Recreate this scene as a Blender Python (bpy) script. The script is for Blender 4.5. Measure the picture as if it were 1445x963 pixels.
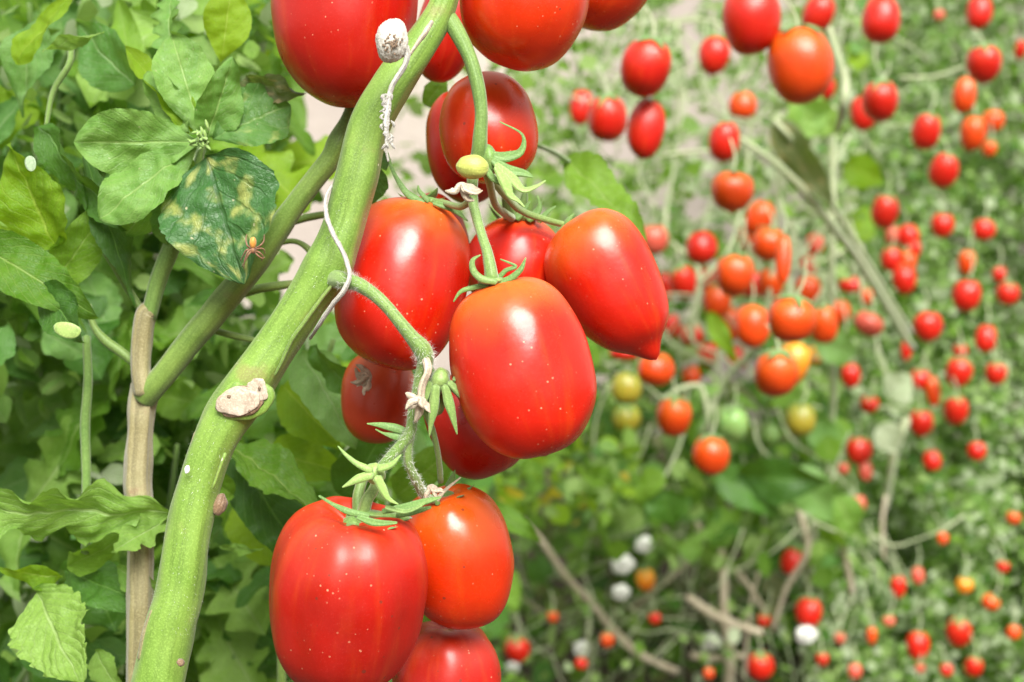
import bpy, math, random
import numpy as np
from mathutils import Vector, Matrix, noise as mnoise
S = bpy.context.scene
for o in list(bpy.data.objects): bpy.data.objects.remove(o)
COL = S.collection
PI = math.pi
random.seed(7)

# ------------------------------------------------------------------ camera
CAM_H, PITCH, FPX, CX, CY = 0.75, math.radians(-6), 50/36*1445, 722.5, 481.5
cam = bpy.data.cameras.new('camera'); camo = bpy.data.objects.new('camera', cam); COL.objects.link(camo)
camo.location = (0, 0, CAM_H); camo.rotation_euler = (PI/2+PITCH, 0, 0)
cam.lens = 50; cam.sensor_width = 36; cam.clip_start = 0.02; cam.clip_end = 200
cam.dof.use_dof = True; cam.dof.focus_distance = 0.525; cam.dof.aperture_fstop = 10.5
S.camera = camo

# ------------------------------------------------------------------ world, sun, exposure
SUN_EL, SUN_AZ = math.radians(47), math.radians(14)     # behind and right of the camera, high
w = bpy.data.worlds.new('World'); S.world = w; w.use_nodes = True
wn = w.node_tree; bg = wn.nodes['Background']
sky = wn.nodes.new('ShaderNodeTexSky'); sky.sky_type = 'NISHITA'; sky.sun_disc = False
sky.sun_elevation = SUN_EL; sky.sun_rotation = PI - SUN_AZ
sky.air_density = 1.0; sky.dust_density = 3.5; sky.ozone_density = 1.0
# a thin even veil of white cloud over the blue
wt = wn.nodes.new('ShaderNodeTexCoord'); wno = wn.nodes.new('ShaderNodeTexNoise'); wno.inputs['Scale'].default_value = 2.2
wno.inputs['Detail'].default_value = 5
wr = wn.nodes.new('ShaderNodeMapRange'); wr.inputs['From Min'].default_value = .3; wr.inputs['From Max'].default_value = .7
wr.inputs['To Min'].default_value = .62; wr.inputs['To Max'].default_value = .98
wm = wn.nodes.new('ShaderNodeMix'); wm.data_type = 'RGBA'
wm.inputs[7].default_value = (8.2, 8.0, 7.2, 1)
wn.links.new(wt.outputs['Generated'], wno.inputs['Vector']); wn.links.new(wno.outputs['Fac'], wr.inputs['Value'])
wn.links.new(wr.outputs['Result'], wm.inputs[0]); wn.links.new(sky.outputs[0], wm.inputs[6]); wn.links.new(wm.outputs[2], bg.inputs['Color'])
bg.inputs['Strength'].default_value = 0.072
sl = bpy.data.lights.new('sun', 'SUN'); sl.energy = 5.0; sl.angle = math.radians(36); sl.color = (1, .965, .91)
so = bpy.data.objects.new('sun', sl); COL.objects.link(so); so.location = (1, -2, 4)
dsun = Vector((math.sin(SUN_AZ)*math.cos(SUN_EL), -math.cos(SUN_AZ)*math.cos(SUN_EL), math.sin(SUN_EL)))
so.rotation_euler = dsun.to_track_quat('Z', 'Y').to_euler()
S.view_settings.view_transform = 'Standard'; S.view_settings.look = 'None'
S.view_settings.exposure = 0.74; S.view_settings.gamma = 1
S.render.engine = 'CYCLES'
S.cycles.max_bounces = 8; S.cycles.transmission_bounces = 6

# ------------------------------------------------------------------ helpers
R_ = Vector((1, 0, 0)); U_ = Vector((0, -math.sin(PITCH), math.cos(PITCH))); F_ = Vector((0, math.cos(PITCH), math.sin(PITCH)))
C_ = Vector((0, 0, CAM_H))
def P(px, py, D): return C_ + R_*((px-CX)/FPX*D) + U_*((CY-py)/FPX*D) + F_*D
def tag(o, label=None, cat=None, group=None, kind=None):
    if label: o['label'] = label
    if cat: o['category'] = cat
    if group: o['group'] = group
    if kind: o['kind'] = kind
    return o
def empty(name, loc, label=None, cat=None, group=None):
    o = bpy.data.objects.new(name, None); COL.objects.link(o); o.location = loc; o.empty_display_size = .01
    return tag(o, label, cat, group)
def wloc(o):
    v = Vector((0, 0, 0)); M = Matrix.Identity(4)
    while o is not None: M = o.matrix_basis @ M; o = o.parent
    return M
def link(name, me, parent=None, M=None):
    """object from a mesh whose coordinates are world ones (or moved by M)"""
    o = bpy.data.objects.new(name, me); COL.objects.link(o)
    if M is None: M = Matrix.Identity(4)
    if parent is not None:
        o.parent = parent; M = wloc(parent).inverted() @ M
    o.matrix_basis = M
    return o
def mesh(name, V, F, mats, UV=None, mi=None, smooth=True):
    V = np.asarray(V, dtype=np.float64)
    me = bpy.data.meshes.new(name)
    me.from_pydata(V.tolist() if len(V) < 60000 else V.tolist(), [], F if isinstance(F, list) else F.tolist())
    for m in (mats if isinstance(mats, (list, tuple)) else [mats]): me.materials.append(m)
    if UV is not None:
        ul = me.uv_layers.new(name='UVMap'); li = np.empty(len(me.loops), dtype=np.int32)
        me.loops.foreach_get('vertex_index', li)
        ul.data.foreach_set('uv', np.asarray(UV, dtype=np.float32)[li].ravel())
    if mi is not None: me.polygons.foreach_set('material_index', np.asarray(mi, dtype=np.int32))
    if smooth: me.polygons.foreach_set('use_smooth', np.ones(len(me.polygons), dtype=bool))
    me.update(); return me
def local(V, loc): return [tuple(Vector(v)-loc) for v in V]

def cr(pts, n):
    """Catmull-Rom through tuples of any length, n steps each"""
    A = np.array(pts, dtype=float); A = np.vstack([2*A[0]-A[1], A, 2*A[-1]-A[-2]]); out = []
    for i in range(1, len(A)-2):
        p0, p1, p2, p3 = A[i-1:i+3]
        for k in range(n):
            t = k/n
            out.append(.5*((2*p1)+(-p0+p2)*t+(2*p0-5*p1+4*p2-p3)*t*t+(-p0+3*p1-3*p2+p3)*t**3))
    out.append(A[-2]); return np.array(out)
def tube_data(pts, step=5, ns=10, flat=1.0, hint=None, rough=0.0, seed=0, ribs=0.0, ends=True):
    """pts: (x,y,z,r) tuples; flat<1 squashes along the hint normal. Returns V, F, UV."""
    A = cr(pts, step); Pn = A[:, :3]; r = np.maximum(A[:, 3], 1e-5)
    T = np.gradient(Pn, axis=0); T /= np.linalg.norm(T, axis=1)[:, None]+1e-12
    h = np.array(hint if hint is not None else (0.13, -1, .21), dtype=float)
    V = []; UV = []; F = []; L = 0
    rnd = random.Random(seed); ph = rnd.random()*10
    rings = list(range(len(A)))
    for k in rings:
        t = T[k]; n = h-t*np.dot(h, t)
        if np.linalg.norm(n) < .05: n = np.array((1., 0, .2)); n -= t*np.dot(n, t)
        n /= np.linalg.norm(n); b = np.cross(t, n); h = n*.7+h*.3 if hint is None else h
        if k: L += np.linalg.norm(Pn[k]-Pn[k-1])
        for j in range(ns):
            a = 2*PI*j/ns; rr = r[k]
            if rough: rr *= 1+rough*mnoise.noise(Vector((math.cos(a)*1.3+ph, math.sin(a)*1.3, L/max(r.mean()*2.2, 1e-4))))
            if ribs: rr *= 1+ribs*math.cos(5*a+1+ph)
            V.append(Pn[k]+n*math.cos(a)*rr*flat+b*math.sin(a)*rr); UV.append((j/ns, L*20))
    for k in range(len(A)-1):
        for j in range(ns):
            a = k*ns+j; b2 = k*ns+(j+1) % ns; F.append((a, b2, b2+ns, a+ns))
    if ends:
        i0 = len(V); V.append(Pn[0]-T[0]*r[0]*.5); UV.append((0, 0)); V.append(Pn[-1]+T[-1]*r[-1]*.5); UV.append((0, L*20))
        for j in range(ns):
            F.append(((j+1) % ns, j, i0)); q = (len(A)-1)*ns; F.append((q+j, q+(j+1) % ns, i0+1))
    return V, F, UV
def join(parts):
    V = []; F = []; UV = []; MI = []
    for p in parts:
        n = len(V); V += list(p[0]); F += [tuple(i+n for i in f) for f in p[1]]; UV += list(p[2]); MI += [p[3] if len(p) > 3 else 0]*len(p[1])
    return V, F, UV, MI
def pp(lst, D=None):
    """pixel rows (px,py,width_px[,D]) -> (x,y,z,r)"""
    out = []
    for q in lst:
        d = q[3] if len(q) > 3 else D
        v = P(q[0], q[1], d); out.append((v.x, v.y, v.z, q[2]*.5*d/FPX))
    return out
def tube(name, lst, mat, parent, D=None, **k):
    V, F, UV = tube_data(pp(lst, D), **k); loc = Vector(V[0])
    return link(name, mesh(name, local(V, loc), F, mat, UV), parent, Matrix.Translation(loc))

# ------------------------------------------------------------------ materials
def nmat(name):
    m = bpy.data.materials.new(name); m.use_nodes = True; nt = m.node_tree
    return m, nt, nt.nodes['Principled BSDF'], nt.nodes, nt.links
def N(nt, t, **k):
    n = nt.nodes.new('ShaderNode'+t)
    for a, b in k.items():
        if a in n.inputs: n.inputs[a].default_value = b
        else: setattr(n, a, b)
    return n
def M2(nt, op, a, b=None, c=None):
    n = nt.nodes.new('ShaderNodeMath'); n.operation = op
    for i, v in enumerate((a, b, c)):
        if v is None: continue
        if isinstance(v, (int, float)): n.inputs[i].default_value = v
        else: nt.links.new(v, n.inputs[i])
    return n.outputs[0]
def MR(nt, v, a, b, c=0., d=1., smooth=True):
    n = nt.nodes.new('ShaderNodeMapRange'); n.interpolation_type = 'SMOOTHSTEP' if smooth else 'LINEAR'
    nt.links.new(v, n.inputs[0])
    for i, x in enumerate((a, b, c, d)): n.inputs[1+i].default_value = x
    return n.outputs[0]
def MX(nt, f, a, b):
    n = nt.nodes.new('ShaderNodeMix'); n.data_type = 'RGBA'
    if isinstance(f, (int, float)): n.inputs[0].default_value = f
    else: nt.links.new(f, n.inputs[0])
    for i, v in ((6, a), (7, b)):
        if isinstance(v, tuple): n.inputs[i].default_value = (*v[:3], 1)
        else: nt.links.new(v, n.inputs[i])
    return n.outputs[2]
def bump(nt, h, d, s, prev=None):
    n = nt.nodes.new('ShaderNodeBump'); n.inputs['Strength'].default_value = s; n.inputs['Distance'].default_value = d
    nt.links.new(h, n.inputs['Height'])
    if prev is not None: nt.links.new(prev, n.inputs['Normal'])
    return n.outputs[0]

def tomato_mat(name, base, shoulder, sh=.25, speck=.5, rough=.3, blemish=0.0, coat=.10, dark=None):
    m, nt, b, n, l = nmat(name)
    uv = N(nt, 'UVMap'); sx = N(nt, 'SeparateXYZ'); l.new(uv.outputs[0], sx.inputs[0]); v = sx.outputs[1]
    oi = N(nt, 'ObjectInfo'); tc = N(nt, 'TexCoord')
    off = N(nt, 'VectorMath', operation='ADD'); l.new(tc.outputs['Object'], off.inputs[0]); l.new(oi.outputs['Location'], off.inputs[1])
    n1 = N(nt, 'TexNoise', Scale=38., Detail=3.); l.new(off.outputs[0], n1.inputs['Vector'])
    vv = M2(nt, 'ADD', v, M2(nt, 'MULTIPLY', M2(nt, 'SUBTRACT', n1.outputs[0], .5), .35))
    f = MR(nt, vv, 1-sh-.22, 1.0, 0, .9)
    c = MX(nt, f, base, shoulder)
    c = MX(nt, MR(nt, n1.outputs[0], .35, .7, 0, .35), c, dark or tuple(x*.62 for x in base))
    # faint lengthwise streaks of riper and less ripe skin
    mp = N(nt, 'Mapping'); mp.inputs['Scale'].default_value = (22, 1.6, 1); l.new(uv.outputs[0], mp.inputs[0])
    n7 = N(nt, 'TexNoise', Scale=1., Detail=4.); l.new(mp.outputs[0], n7.inputs['Vector'])
    c = MX(nt, MR(nt, n7.outputs[0], .48, .72, 0, .38), c, tuple(min(1, a*.7+b_*.3) for a, b_ in zip(base, (.9, .16, .01))))
    # fine dots in the skin
    n3 = N(nt, 'TexVoronoi', Scale=900.); l.new(off.outputs[0], n3.inputs['Vector'])
    c = MX(nt, MR(nt, n3.outputs['Distance'], .1, .3, .16, 0), c, tuple(min(1, x*1.5+.05) for x in base))
    hb = n1.outputs[0]
    if speck:
        vo = N(nt, 'TexVoronoi', Scale=460.); l.new(off.outputs[0], vo.inputs['Vector'])
        wn_ = N(nt, 'SeparateColor'); l.new(vo.outputs['Color'], wn_.inputs[0])
        rad = MR(nt, wn_.outputs[0], 1-speck, 1., 0.0, .2, False)
        dot = M2(nt, 'LESS_THAN', vo.outputs['Distance'], rad)
        n4 = N(nt, 'TexNoise', Scale=55., Detail=1.); l.new(off.outputs[0], n4.inputs['Vector'])
        dot = M2(nt, 'MULTIPLY', dot, MR(nt, n4.outputs[0], .40, .55))
        c = MX(nt, M2(nt, 'MULTIPLY', dot, MR(nt, wn_.outputs[1], 0, 1, .1, .6, False)), c, (.80, .42, .25))
    if blemish:
        vo = N(nt, 'TexVoronoi', Scale=210.); l.new(off.outputs[0], vo.inputs['Vector'])
        n5 = N(nt, 'TexNoise', Scale=300., Detail=2.); l.new(off.outputs[0], n5.inputs['Vector'])
        dd = M2(nt, 'ADD', vo.outputs['Distance'], M2(nt, 'MULTIPLY', n5.outputs[0], .25))
        w2 = N(nt, 'SeparateColor'); l.new(vo.outputs['Color'], w2.inputs[0])
        q = M2(nt, 'MULTIPLY', M2(nt, 'LESS_THAN', dd, .26), M2(nt, 'LESS_THAN', w2.outputs[1], blemish))
        c = MX(nt, M2(nt, 'MULTIPLY', q, .7), c, (.16, .03, .015))
    l.new(c, b.inputs['Base Color'])
    b.inputs['Roughness'].default_value = rough
    n6 = N(nt, 'TexNoise', Scale=70., Detail=3.); l.new(off.outputs[0], n6.inputs['Vector'])
    l.new(MR(nt, n6.outputs[0], .3, .7, rough*.75, rough*1.25), b.inputs['Roughness'])
    b.inputs['Coat Weight'].default_value = coat; b.inputs['Coat Roughness'].default_value = .24; b.inputs['Specular IOR Level'].default_value = .5
    b.inputs['Subsurface Weight'].default_value = .12; b.inputs['Subsurface Radius'].default_value = (1, .15, .08); b.inputs['Subsurface Scale'].default_value = .006
    n2 = N(nt, 'TexNoise', Scale=420., Detail=2.); l.new(off.outputs[0], n2.inputs['Vector'])
    l.new(bump(nt, n2.outputs[0], .0002, .22, bump(nt, n6.outputs[0], .0012, .18)), b.inputs['Normal'])
    return m
RED = (.58, .011, .002)
TM = {
 'ripe': tomato_mat('ripe_red_skin', RED, (.75, .16, .02), .18, .5, .33),
 'orange': tomato_mat('orange_red_skin', (.62, .028, .002), (.68, .13, .01), .3, .5, .3, blemish=.12),
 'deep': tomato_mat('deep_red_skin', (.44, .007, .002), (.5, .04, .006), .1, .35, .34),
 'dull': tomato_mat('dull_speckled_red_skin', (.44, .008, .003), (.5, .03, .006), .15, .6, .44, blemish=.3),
 'rust': tomato_mat('rusty_orange_skin', (.52, .045, .012), (.55, .10, .02), .4, .2, .36),
 'bred': tomato_mat('small_red_skin', (.58, .011, .005), (.62, .04, .01), .2, 0, .28),
 'bora': tomato_mat('small_orange_red_skin', (.66, .055, .004), (.72, .14, .01), .3, 0, .28),
 'byel': tomato_mat('orange_yellow_skin', (.72, .17, .01), (.75, .40, .03), .6, 0, .28),
 'bgry': tomato_mat('green_yellow_skin', (.33, .27, .025), (.22, .30, .04), .4, 0, .3),  # base darkened to put the shade beside the front cluster into the colour
 'bgre': tomato_mat('unripe_green_skin', (.26, .44, .13), (.2, .4, .1), .4, 0, .3),
 'bpin': tomato_mat('pale_pink_red_skin', (.60, .09, .06), (.6, .15, .08), .3, 0, .35),
}
def leaf_mat(name, c1, c2, vein, trans=.46, rough=.42, nv=9., sv=.8, blotch=None, vb=.6, vst=.6, tcol=None, spots=0.0, bth=.55):
    m, nt, b, n, l = nmat(name)
    uv = N(nt, 'UVMap'); sx = N(nt, 'SeparateXYZ'); l.new(uv.outputs[0], sx.inputs[0]); u, v = sx.outputs[0], sx.outputs[1]
    oi = N(nt, 'ObjectInfo'); ge = N(nt, 'NewGeometry')
    off = N(nt, 'VectorMath', operation='MULTIPLY_ADD'); l.new(oi.outputs['Location'], off.inputs[0]); off.inputs[1].default_value = (37, 37, 37); l.new(uv.outputs[0], off.inputs[2])
    n1 = N(nt, 'TexNoise', Scale=3.5, Detail=4.); l.new(off.outputs[0], n1.inputs['Vector'])
    n2 = N(nt, 'TexNoise', Scale=55., Detail=3.); l.new(off.outputs[0], n2.inputs['Vector'])
    ve = N(nt, 'TexVoronoi', Scale=26.); ve.feature = 'DISTANCE_TO_EDGE'; l.new(off.outputs[0], ve.inputs['Vector'])
    s = M2(nt, 'ABSOLUTE', M2(nt, 'SUBTRACT', u, .5))          # 0 at the midrib, .5 at the edge
    ph = M2(nt, 'MULTIPLY', M2(nt, 'SUBTRACT', v, M2(nt, 'MULTIPLY', s, sv)), nv)
    ph = M2(nt, 'ADD', ph, M2(nt, 'MULTIPLY', n1.outputs[0], .9))
    fr = M2(nt, 'ABSOLUTE', M2(nt, 'SUBTRACT', M2(nt, 'FRACT', ph), .5))
    side = MR(nt, fr, .02, .085, 1, 0); mid = MR(nt, s, .010, .030, 1, 0)
    net = MR(nt, ve.outputs['Distance'], .0, .09, 1, 0)
    vein_f = M2(nt, 'MAXIMUM', mid, M2(nt, 'MAXIMUM', M2(nt, 'MULTIPLY', side, .6), M2(nt, 'MULTIPLY', net, .22)))
    rnd_ = M2(nt, 'FRACT', M2(nt, 'ADD', oi.outputs['Random'], ge.outputs['Random Per Island']))
    fn = MR(nt, M2(nt, 'ADD', M2(nt, 'MULTIPLY', n1.outputs[0], .8), M2(nt, 'MULTIPLY', rnd_, .6)), .35, 1.0)
    c = MX(nt, fn, c1, c2)
    c = MX(nt, MR(nt, n2.outputs[0], .4, .7, 0, .4), c, tuple(x*.6 for x in c1))
    if blotch:
        n3 = N(nt, 'TexNoise', Scale=5.2, Detail=2.5); l.new(off.outputs[0], n3.inputs['Vector'])
        c = MX(nt, MR(nt, n3.outputs[0], bth-.03, bth+.17, 0, .85), c, blotch)
    if spots:
        vo = N(nt, 'TexVoronoi', Scale=16.); l.new(off.outputs[0], vo.inputs['Vector'])
        w2 = N(nt, 'SeparateColor'); l.new(vo.outputs['Color'], w2.inputs[0])
        q = M2(nt, 'MULTIPLY', M2(nt, 'LESS_THAN', vo.outputs['Distance'], .15), M2(nt, 'LESS_THAN', w2.outputs[1], spots))
        c = MX(nt, M2(nt, 'MULTIPLY', q, .8), c, (.45, .44, .26))
    c = MX(nt, M2(nt, 'MULTIPLY', vein_f, vst), c, vein)
    l.new(c, b.inputs['Base Color'])
    l.new(MR(nt, n1.outputs[0], .3, .7, rough*.8, rough*1.3), b.inputs['Roughness'])
    b.inputs['Specular IOR Level'].default_value = .42
    hh = M2(nt, 'ADD', M2(nt, 'MULTIPLY', vein_f, -1.), M2(nt, 'MULTIPLY', n2.outputs[0], .6))
    bn = bump(nt, hh, .0009, vb); l.new(bn, b.inputs['Normal'])
    tr = N(nt, 'BsdfTranslucent'); l.new(bn, tr.inputs['Normal'])
    tcl = MX(nt, .5, c, tcol or (.30, .55, .03)); l.new(tcl, tr.inputs['Color'])
    mix = N(nt, 'MixShader'); mix.inputs[0].default_value = trans
    l.new(b.outputs[0], mix.inputs[1]); l.new(tr.outputs[0], mix.inputs[2]); l.new(mix.outputs[0], n['Material Output'].inputs[0])
    return m
LM = {
 'mid':  leaf_mat('mid_green_leaf', (.085, .22, .012), (.20, .38, .03), (.32, .46, .12)),
 'pale': leaf_mat('pale_green_leaf', (.17, .36, .045), (.29, .49, .09), (.38, .52, .20), rough=.4),
 'blue': leaf_mat('blue_green_leaf', (.085, .24, .042), (.21, .40, .10), (.30, .44, .19), rough=.34),
 'lime': leaf_mat('lime_green_leaf', (.17, .36, .012), (.28, .47, .02), (.42, .57, .09), trans=.55, tcol=(.5, .75, .02)),
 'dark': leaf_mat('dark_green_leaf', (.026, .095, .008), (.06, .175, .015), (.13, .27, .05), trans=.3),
 'blot': leaf_mat('blotched_dark_leaf', (.035, .125, .028), (.055, .16, .035), (.02, .07, .015), trans=.2, nv=4, sv=1.1, blotch=(.36, .40, .11), spots=.2, bth=.53),
 'palm': leaf_mat('smooth_weed_leaf', (.11, .27, .04), (.21, .39, .08), (.32, .46, .15), trans=.3, nv=10, vst=.5, vb=.5, spots=.05),
 'palb': leaf_mat('yellow_spotted_weed_leaf', (.085, .22, .04), (.14, .30, .06), (.28, .42, .14), trans=.3, nv=8, vst=.45, vb=.4, spots=.08, blotch=(.36, .42, .12), bth=.6),
 'cup':  leaf_mat('small_clump_leaf', (.15, .31, .05), (.34, .50, .15), (.34, .48, .2), trans=.4, rough=.4),
 'cupl': leaf_mat('small_pale_clump_leaf', (.38, .50, .26), (.54, .62, .42), (.5, .6, .4), trans=.4, rough=.45),
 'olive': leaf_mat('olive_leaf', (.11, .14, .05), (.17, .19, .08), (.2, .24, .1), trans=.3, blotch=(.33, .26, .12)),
 'yel': leaf_mat('yellowed_leaf', (.50, .42, .03), (.40, .42, .05), (.4, .45, .1), trans=.5, tcol=(.8, .7, .05)),
}
def stem_mat(name, c1, c2, c3=None, rough=.5, streak=14., fuzz=.25, dots=0.0, bs=.35):
    m, nt, b, n, l = nmat(name)
    uv = N(nt, 'UVMap'); mp = N(nt, 'Mapping'); mp.inputs['Scale'].default_value = (streak, 1.0, 1); l.new(uv.outputs[0], mp.inputs[0])
    n1 = N(nt, 'TexNoise', Scale=1., Detail=4.); l.new(mp.outputs[0], n1.inputs['Vector'])
    tc = N(nt, 'TexCoord'); n2 = N(nt, 'TexNoise', Scale=60., Detail=5.); l.new(tc.outputs['Object'], n2.inputs['Vector'])
    n3 = N(nt, 'TexNoise', Scale=1500., Detail=3.); l.new(tc.outputs['Object'], n3.inputs['Vector'])
    c = MX(nt, MR(nt, n2.outputs[0], .3, .7), c1, c2)
    c = MX(nt, MR(nt, n1.outputs[0], .42, .7, 0, .6), c, tuple(x*.55 for x in c1))
    if c3: c = MX(nt, MR(nt, n2.outputs[0], .60, .74, 0, .6), c, c3)
    c = MX(nt, MR(nt, n3.outputs[0], .45, .7, 0, .3), c, tuple(min(1, x*1.7+.03) for x in c2))
    if dots:
        vo = N(nt, 'TexVoronoi', Scale=170.); l.new(tc.outputs['Object'], vo.inputs['Vector'])
        w2 = N(nt, 'SeparateColor'); l.new(vo.outputs['Color'], w2.inputs[0])
        q = M2(nt, 'MULTIPLY', M2(nt, 'LESS_THAN', vo.outputs['Distance'], .15), M2(nt, 'LESS_THAN', w2.outputs[1], dots))
        c = MX(nt, q, c, (.62, .68, .45))
    l.new(c, b.inputs['Base Color']); b.inputs['Roughness'].default_value = rough
    b.inputs['Sheen Weight'].default_value = fuzz; b.inputs['Sheen Roughness'].default_value = .5
    l.new(bump(nt, n3.outputs[0], .0003, bs, bump(nt, n1.outputs[0], .0009, bs)), b.inputs['Normal'])
    return m
SM = {
 'main': stem_mat('main_stem_skin', (.135, .255, .028), (.195, .325, .05), (.26, .22, .08), dots=.10, streak=18., fuzz=.12),
 'green': stem_mat('green_stem_skin', (.11, .215, .035), (.17, .28, .06), fuzz=.25),
 'truss': stem_mat('truss_stem_skin', (.13, .24, .045), (.20, .32, .075), (.20, .17, .07), fuzz=.4),
 'branch': stem_mat('branch_skin', (.11, .20, .025), (.17, .265, .045), (.21, .20, .07)),
 'brown': stem_mat('woody_stem_skin', (.22, .19, .08), (.30, .27, .14), (.24, .11, .07), streak=10., bs=.7),
 'twig': stem_mat('dry_twig_bark', (.34, .29, .19), (.48, .42, .31), (.22, .17, .12), streak=10., bs=.7),
 'vine': stem_mat('pale_vine_skin', (.26, .33, .16), (.38, .42, .24), fuzz=.4),
 'sepal': stem_mat('sepal_skin', (.09, .20, .035), (.15, .28, .055), (.22, .18, .07), fuzz=.3),
 'lime': stem_mat('bright_sepal_skin', (.20, .36, .07), (.29, .44, .11), fuzz=.4),
 'knob': stem_mat('yellow_green_knuckle', (.36, .42, .07), (.42, .46, .10), fuzz=.2),
 'dry': stem_mat('dried_blossom_tissue', (.52, .40, .28), (.66, .56, .42), (.3, .18, .1), bs=.8),
 'twine': stem_mat('white_twine_fibre', (.56, .53, .46), (.68, .66, .60), (.55, .5, .38), streak=30., bs=.9),
 'scar': stem_mat('corky_scar', (.36, .28, .20), (.50, .42, .33), (.24, .13, .09), bs=.45),
 'rim': stem_mat('brown_scar_rim', (.15, .09, .05), (.24, .15, .08), bs=.8),
 'ball': stem_mat('rough_white_shell', (.50, .46, .38), (.66, .63, .56), (.34, .27, .18), bs=1.0),
 'spot': stem_mat('pale_green_spot', (.25, .38, .09), (.30, .43, .12), bs=.3),
 'hole': stem_mat('pale_papery_spot', (.24, .34, .20), (.30, .40, .25), bs=.3),
 'white': stem_mat('white_petal', (.74, .76, .70), (.8, .82, .76), bs=.3),
}

# ------------------------------------------------------------------ tomatoes
def tomato_data(hw, hl, egg=0., box=.82, boxl=.9, dip=.10, tip=0., tipw=.16, rib=0.008, ribn=5, bend=0., lump=.045, seed=0, nu=48, nv=36, tipx=0.):
    V = []; UV = []; F = []; rnd = random.Random(seed); o = Vector((rnd.random()*50, rnd.random()*50, 3)); ph = rnd.random()*6
    for i in range(nv+1):
        f = PI*i/nv; cz = math.cos(f); sr = math.sin(f)
        z = math.copysign(abs(cz)**boxl, cz); r = max(0., sr)**box
        r *= 1+egg*z
        for j in range(nu):
            a = 2*PI*j/nu; tw = .5+.5*z
            k = 1+rib*math.cos(ribn*a+ph+.5*math.sin(a*2+ph))*(.25+.75*tw)*min(1, sr*3)+rib*.5*math.cos(3*a+ph*2)*min(1, sr*3)
            x, y = r*k*math.cos(a), r*k*math.sin(a); zz = z
            if z > 0: zz -= dip*math.exp(-(r/.28)**2)*(1+.6*rib*10*math.cos(ribn*a+ph)*min(1, r*3))
            else: zz -= tip*math.exp(-(r/tipw)**2)
            if z < 0: x += tipx*math.exp(-(r/(tipw*1.6))**2)
            p = Vector((x, y, zz)); n = mnoise.noise(p*1.1+o)*lump+mnoise.noise(p*2.6+o)*lump*.35
            p *= 1+n*(1 if sr > .01 else 1)
            V.append(((p.x+bend*p.z*p.z)*hw, p.y*hw, p.z*hl)); UV.append((j/nu, (z+1)/2))
    for i in range(nv):
        for j in range(nu):
            a = i*nu+j; b = i*nu+(j+1) % nu; F.append((a, a+nu, b+nu, b))
    return V, F, UV
def frame(px, py, D, ang, tilt, spin=0.):
    """object matrix: z along the fruit's axis; ang in the picture (clockwise), tilt top towards the camera"""
    a, t = math.radians(ang), math.radians(tilt)
    z = ((R_*math.sin(a)+U_*math.cos(a))*math.cos(t)-F_*math.sin(t)).normalized()
    y0 = F_; y = (y0-z*y0.dot(z)).normalized(); x = y.cross(z)
    M = Matrix((x, y, z)).transposed().to_4x4() @ Matrix.Rotation(math.radians(spin), 4, 'Z'); M.translation = P(px, py, D)
    return M
def sepal_data(L, wd, az, lift, curl, z0, seed, r0=.0015, twist=0.):
    rnd = random.Random(seed); pts = []
    sd = rnd.uniform(-.25, .25)
    for s in (0, .2, .45, .7, .88, 1.):
        r = r0+L*s*(1-.25*abs(curl)*s); z = z0+lift*L*s+curl*L*s*s
        a = az+sd*s*s+twist*s
        pts.append((r*math.cos(a), r*math.sin(a), z, wd*max(.05, (.55+1.6*s-2.15*s*s) if s < .99 else .05)))
    return tube_data(pts, step=3, ns=8, flat=.22, hint=(0, 0, 1), rough=.1, seed=seed)
def plum(px, py, hwp, hlp, D, ang, tilt, mat, label, spin=0, cal=None, stalk=None, group='plum tomatoes on the near plant', **k):
    s = D/FPX; hw, hl = hwp*s, hlp*s
    M = frame(px, py, D, ang, tilt, spin)
    root = empty('plum_tomato', (0, 0, 0), label, 'tomato', group); root.matrix_basis = M
    V, F, UV = tomato_data(hw, hl, seed=int(px*7+py), nu=72, nv=54, **k)
    link('fruit', mesh('fruit', V, F, TM[mat], UV), root, M)
    if cal:
        dip = k.get('dip', .10); z0 = hl*(1-dip)-.0005
        n, L, wd, lift, curl = cal[:5]; az0 = cal[5] if len(cal) > 5 else .3
        hub = tube_data([(0, 0, z0-.001, .0035), (0, 0, z0+.0008, .0036), (0, 0, z0+.002, .0022)], step=3, ns=12)
        h = link('calyx', mesh('calyx', hub[0], hub[1], SM['sepal'], hub[2]), root, M)
        for i in range(n):
            q = sepal_data(L*random.uniform(.8, 1.15), wd, az0+2*PI*i/n+random.uniform(-.2, .2), lift+random.uniform(-.12, .12), curl+random.uniform(-.15, .2), z0+.0008, i+int(px))
            link('sepal', mesh('sepal', q[0], q[1], SM['sepal'], q[2]), h, M)
    if stalk: tube('fruit_stalk', stalk, SM['truss'], root, D, step=6, ns=12, rough=.06)
    return root

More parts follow.
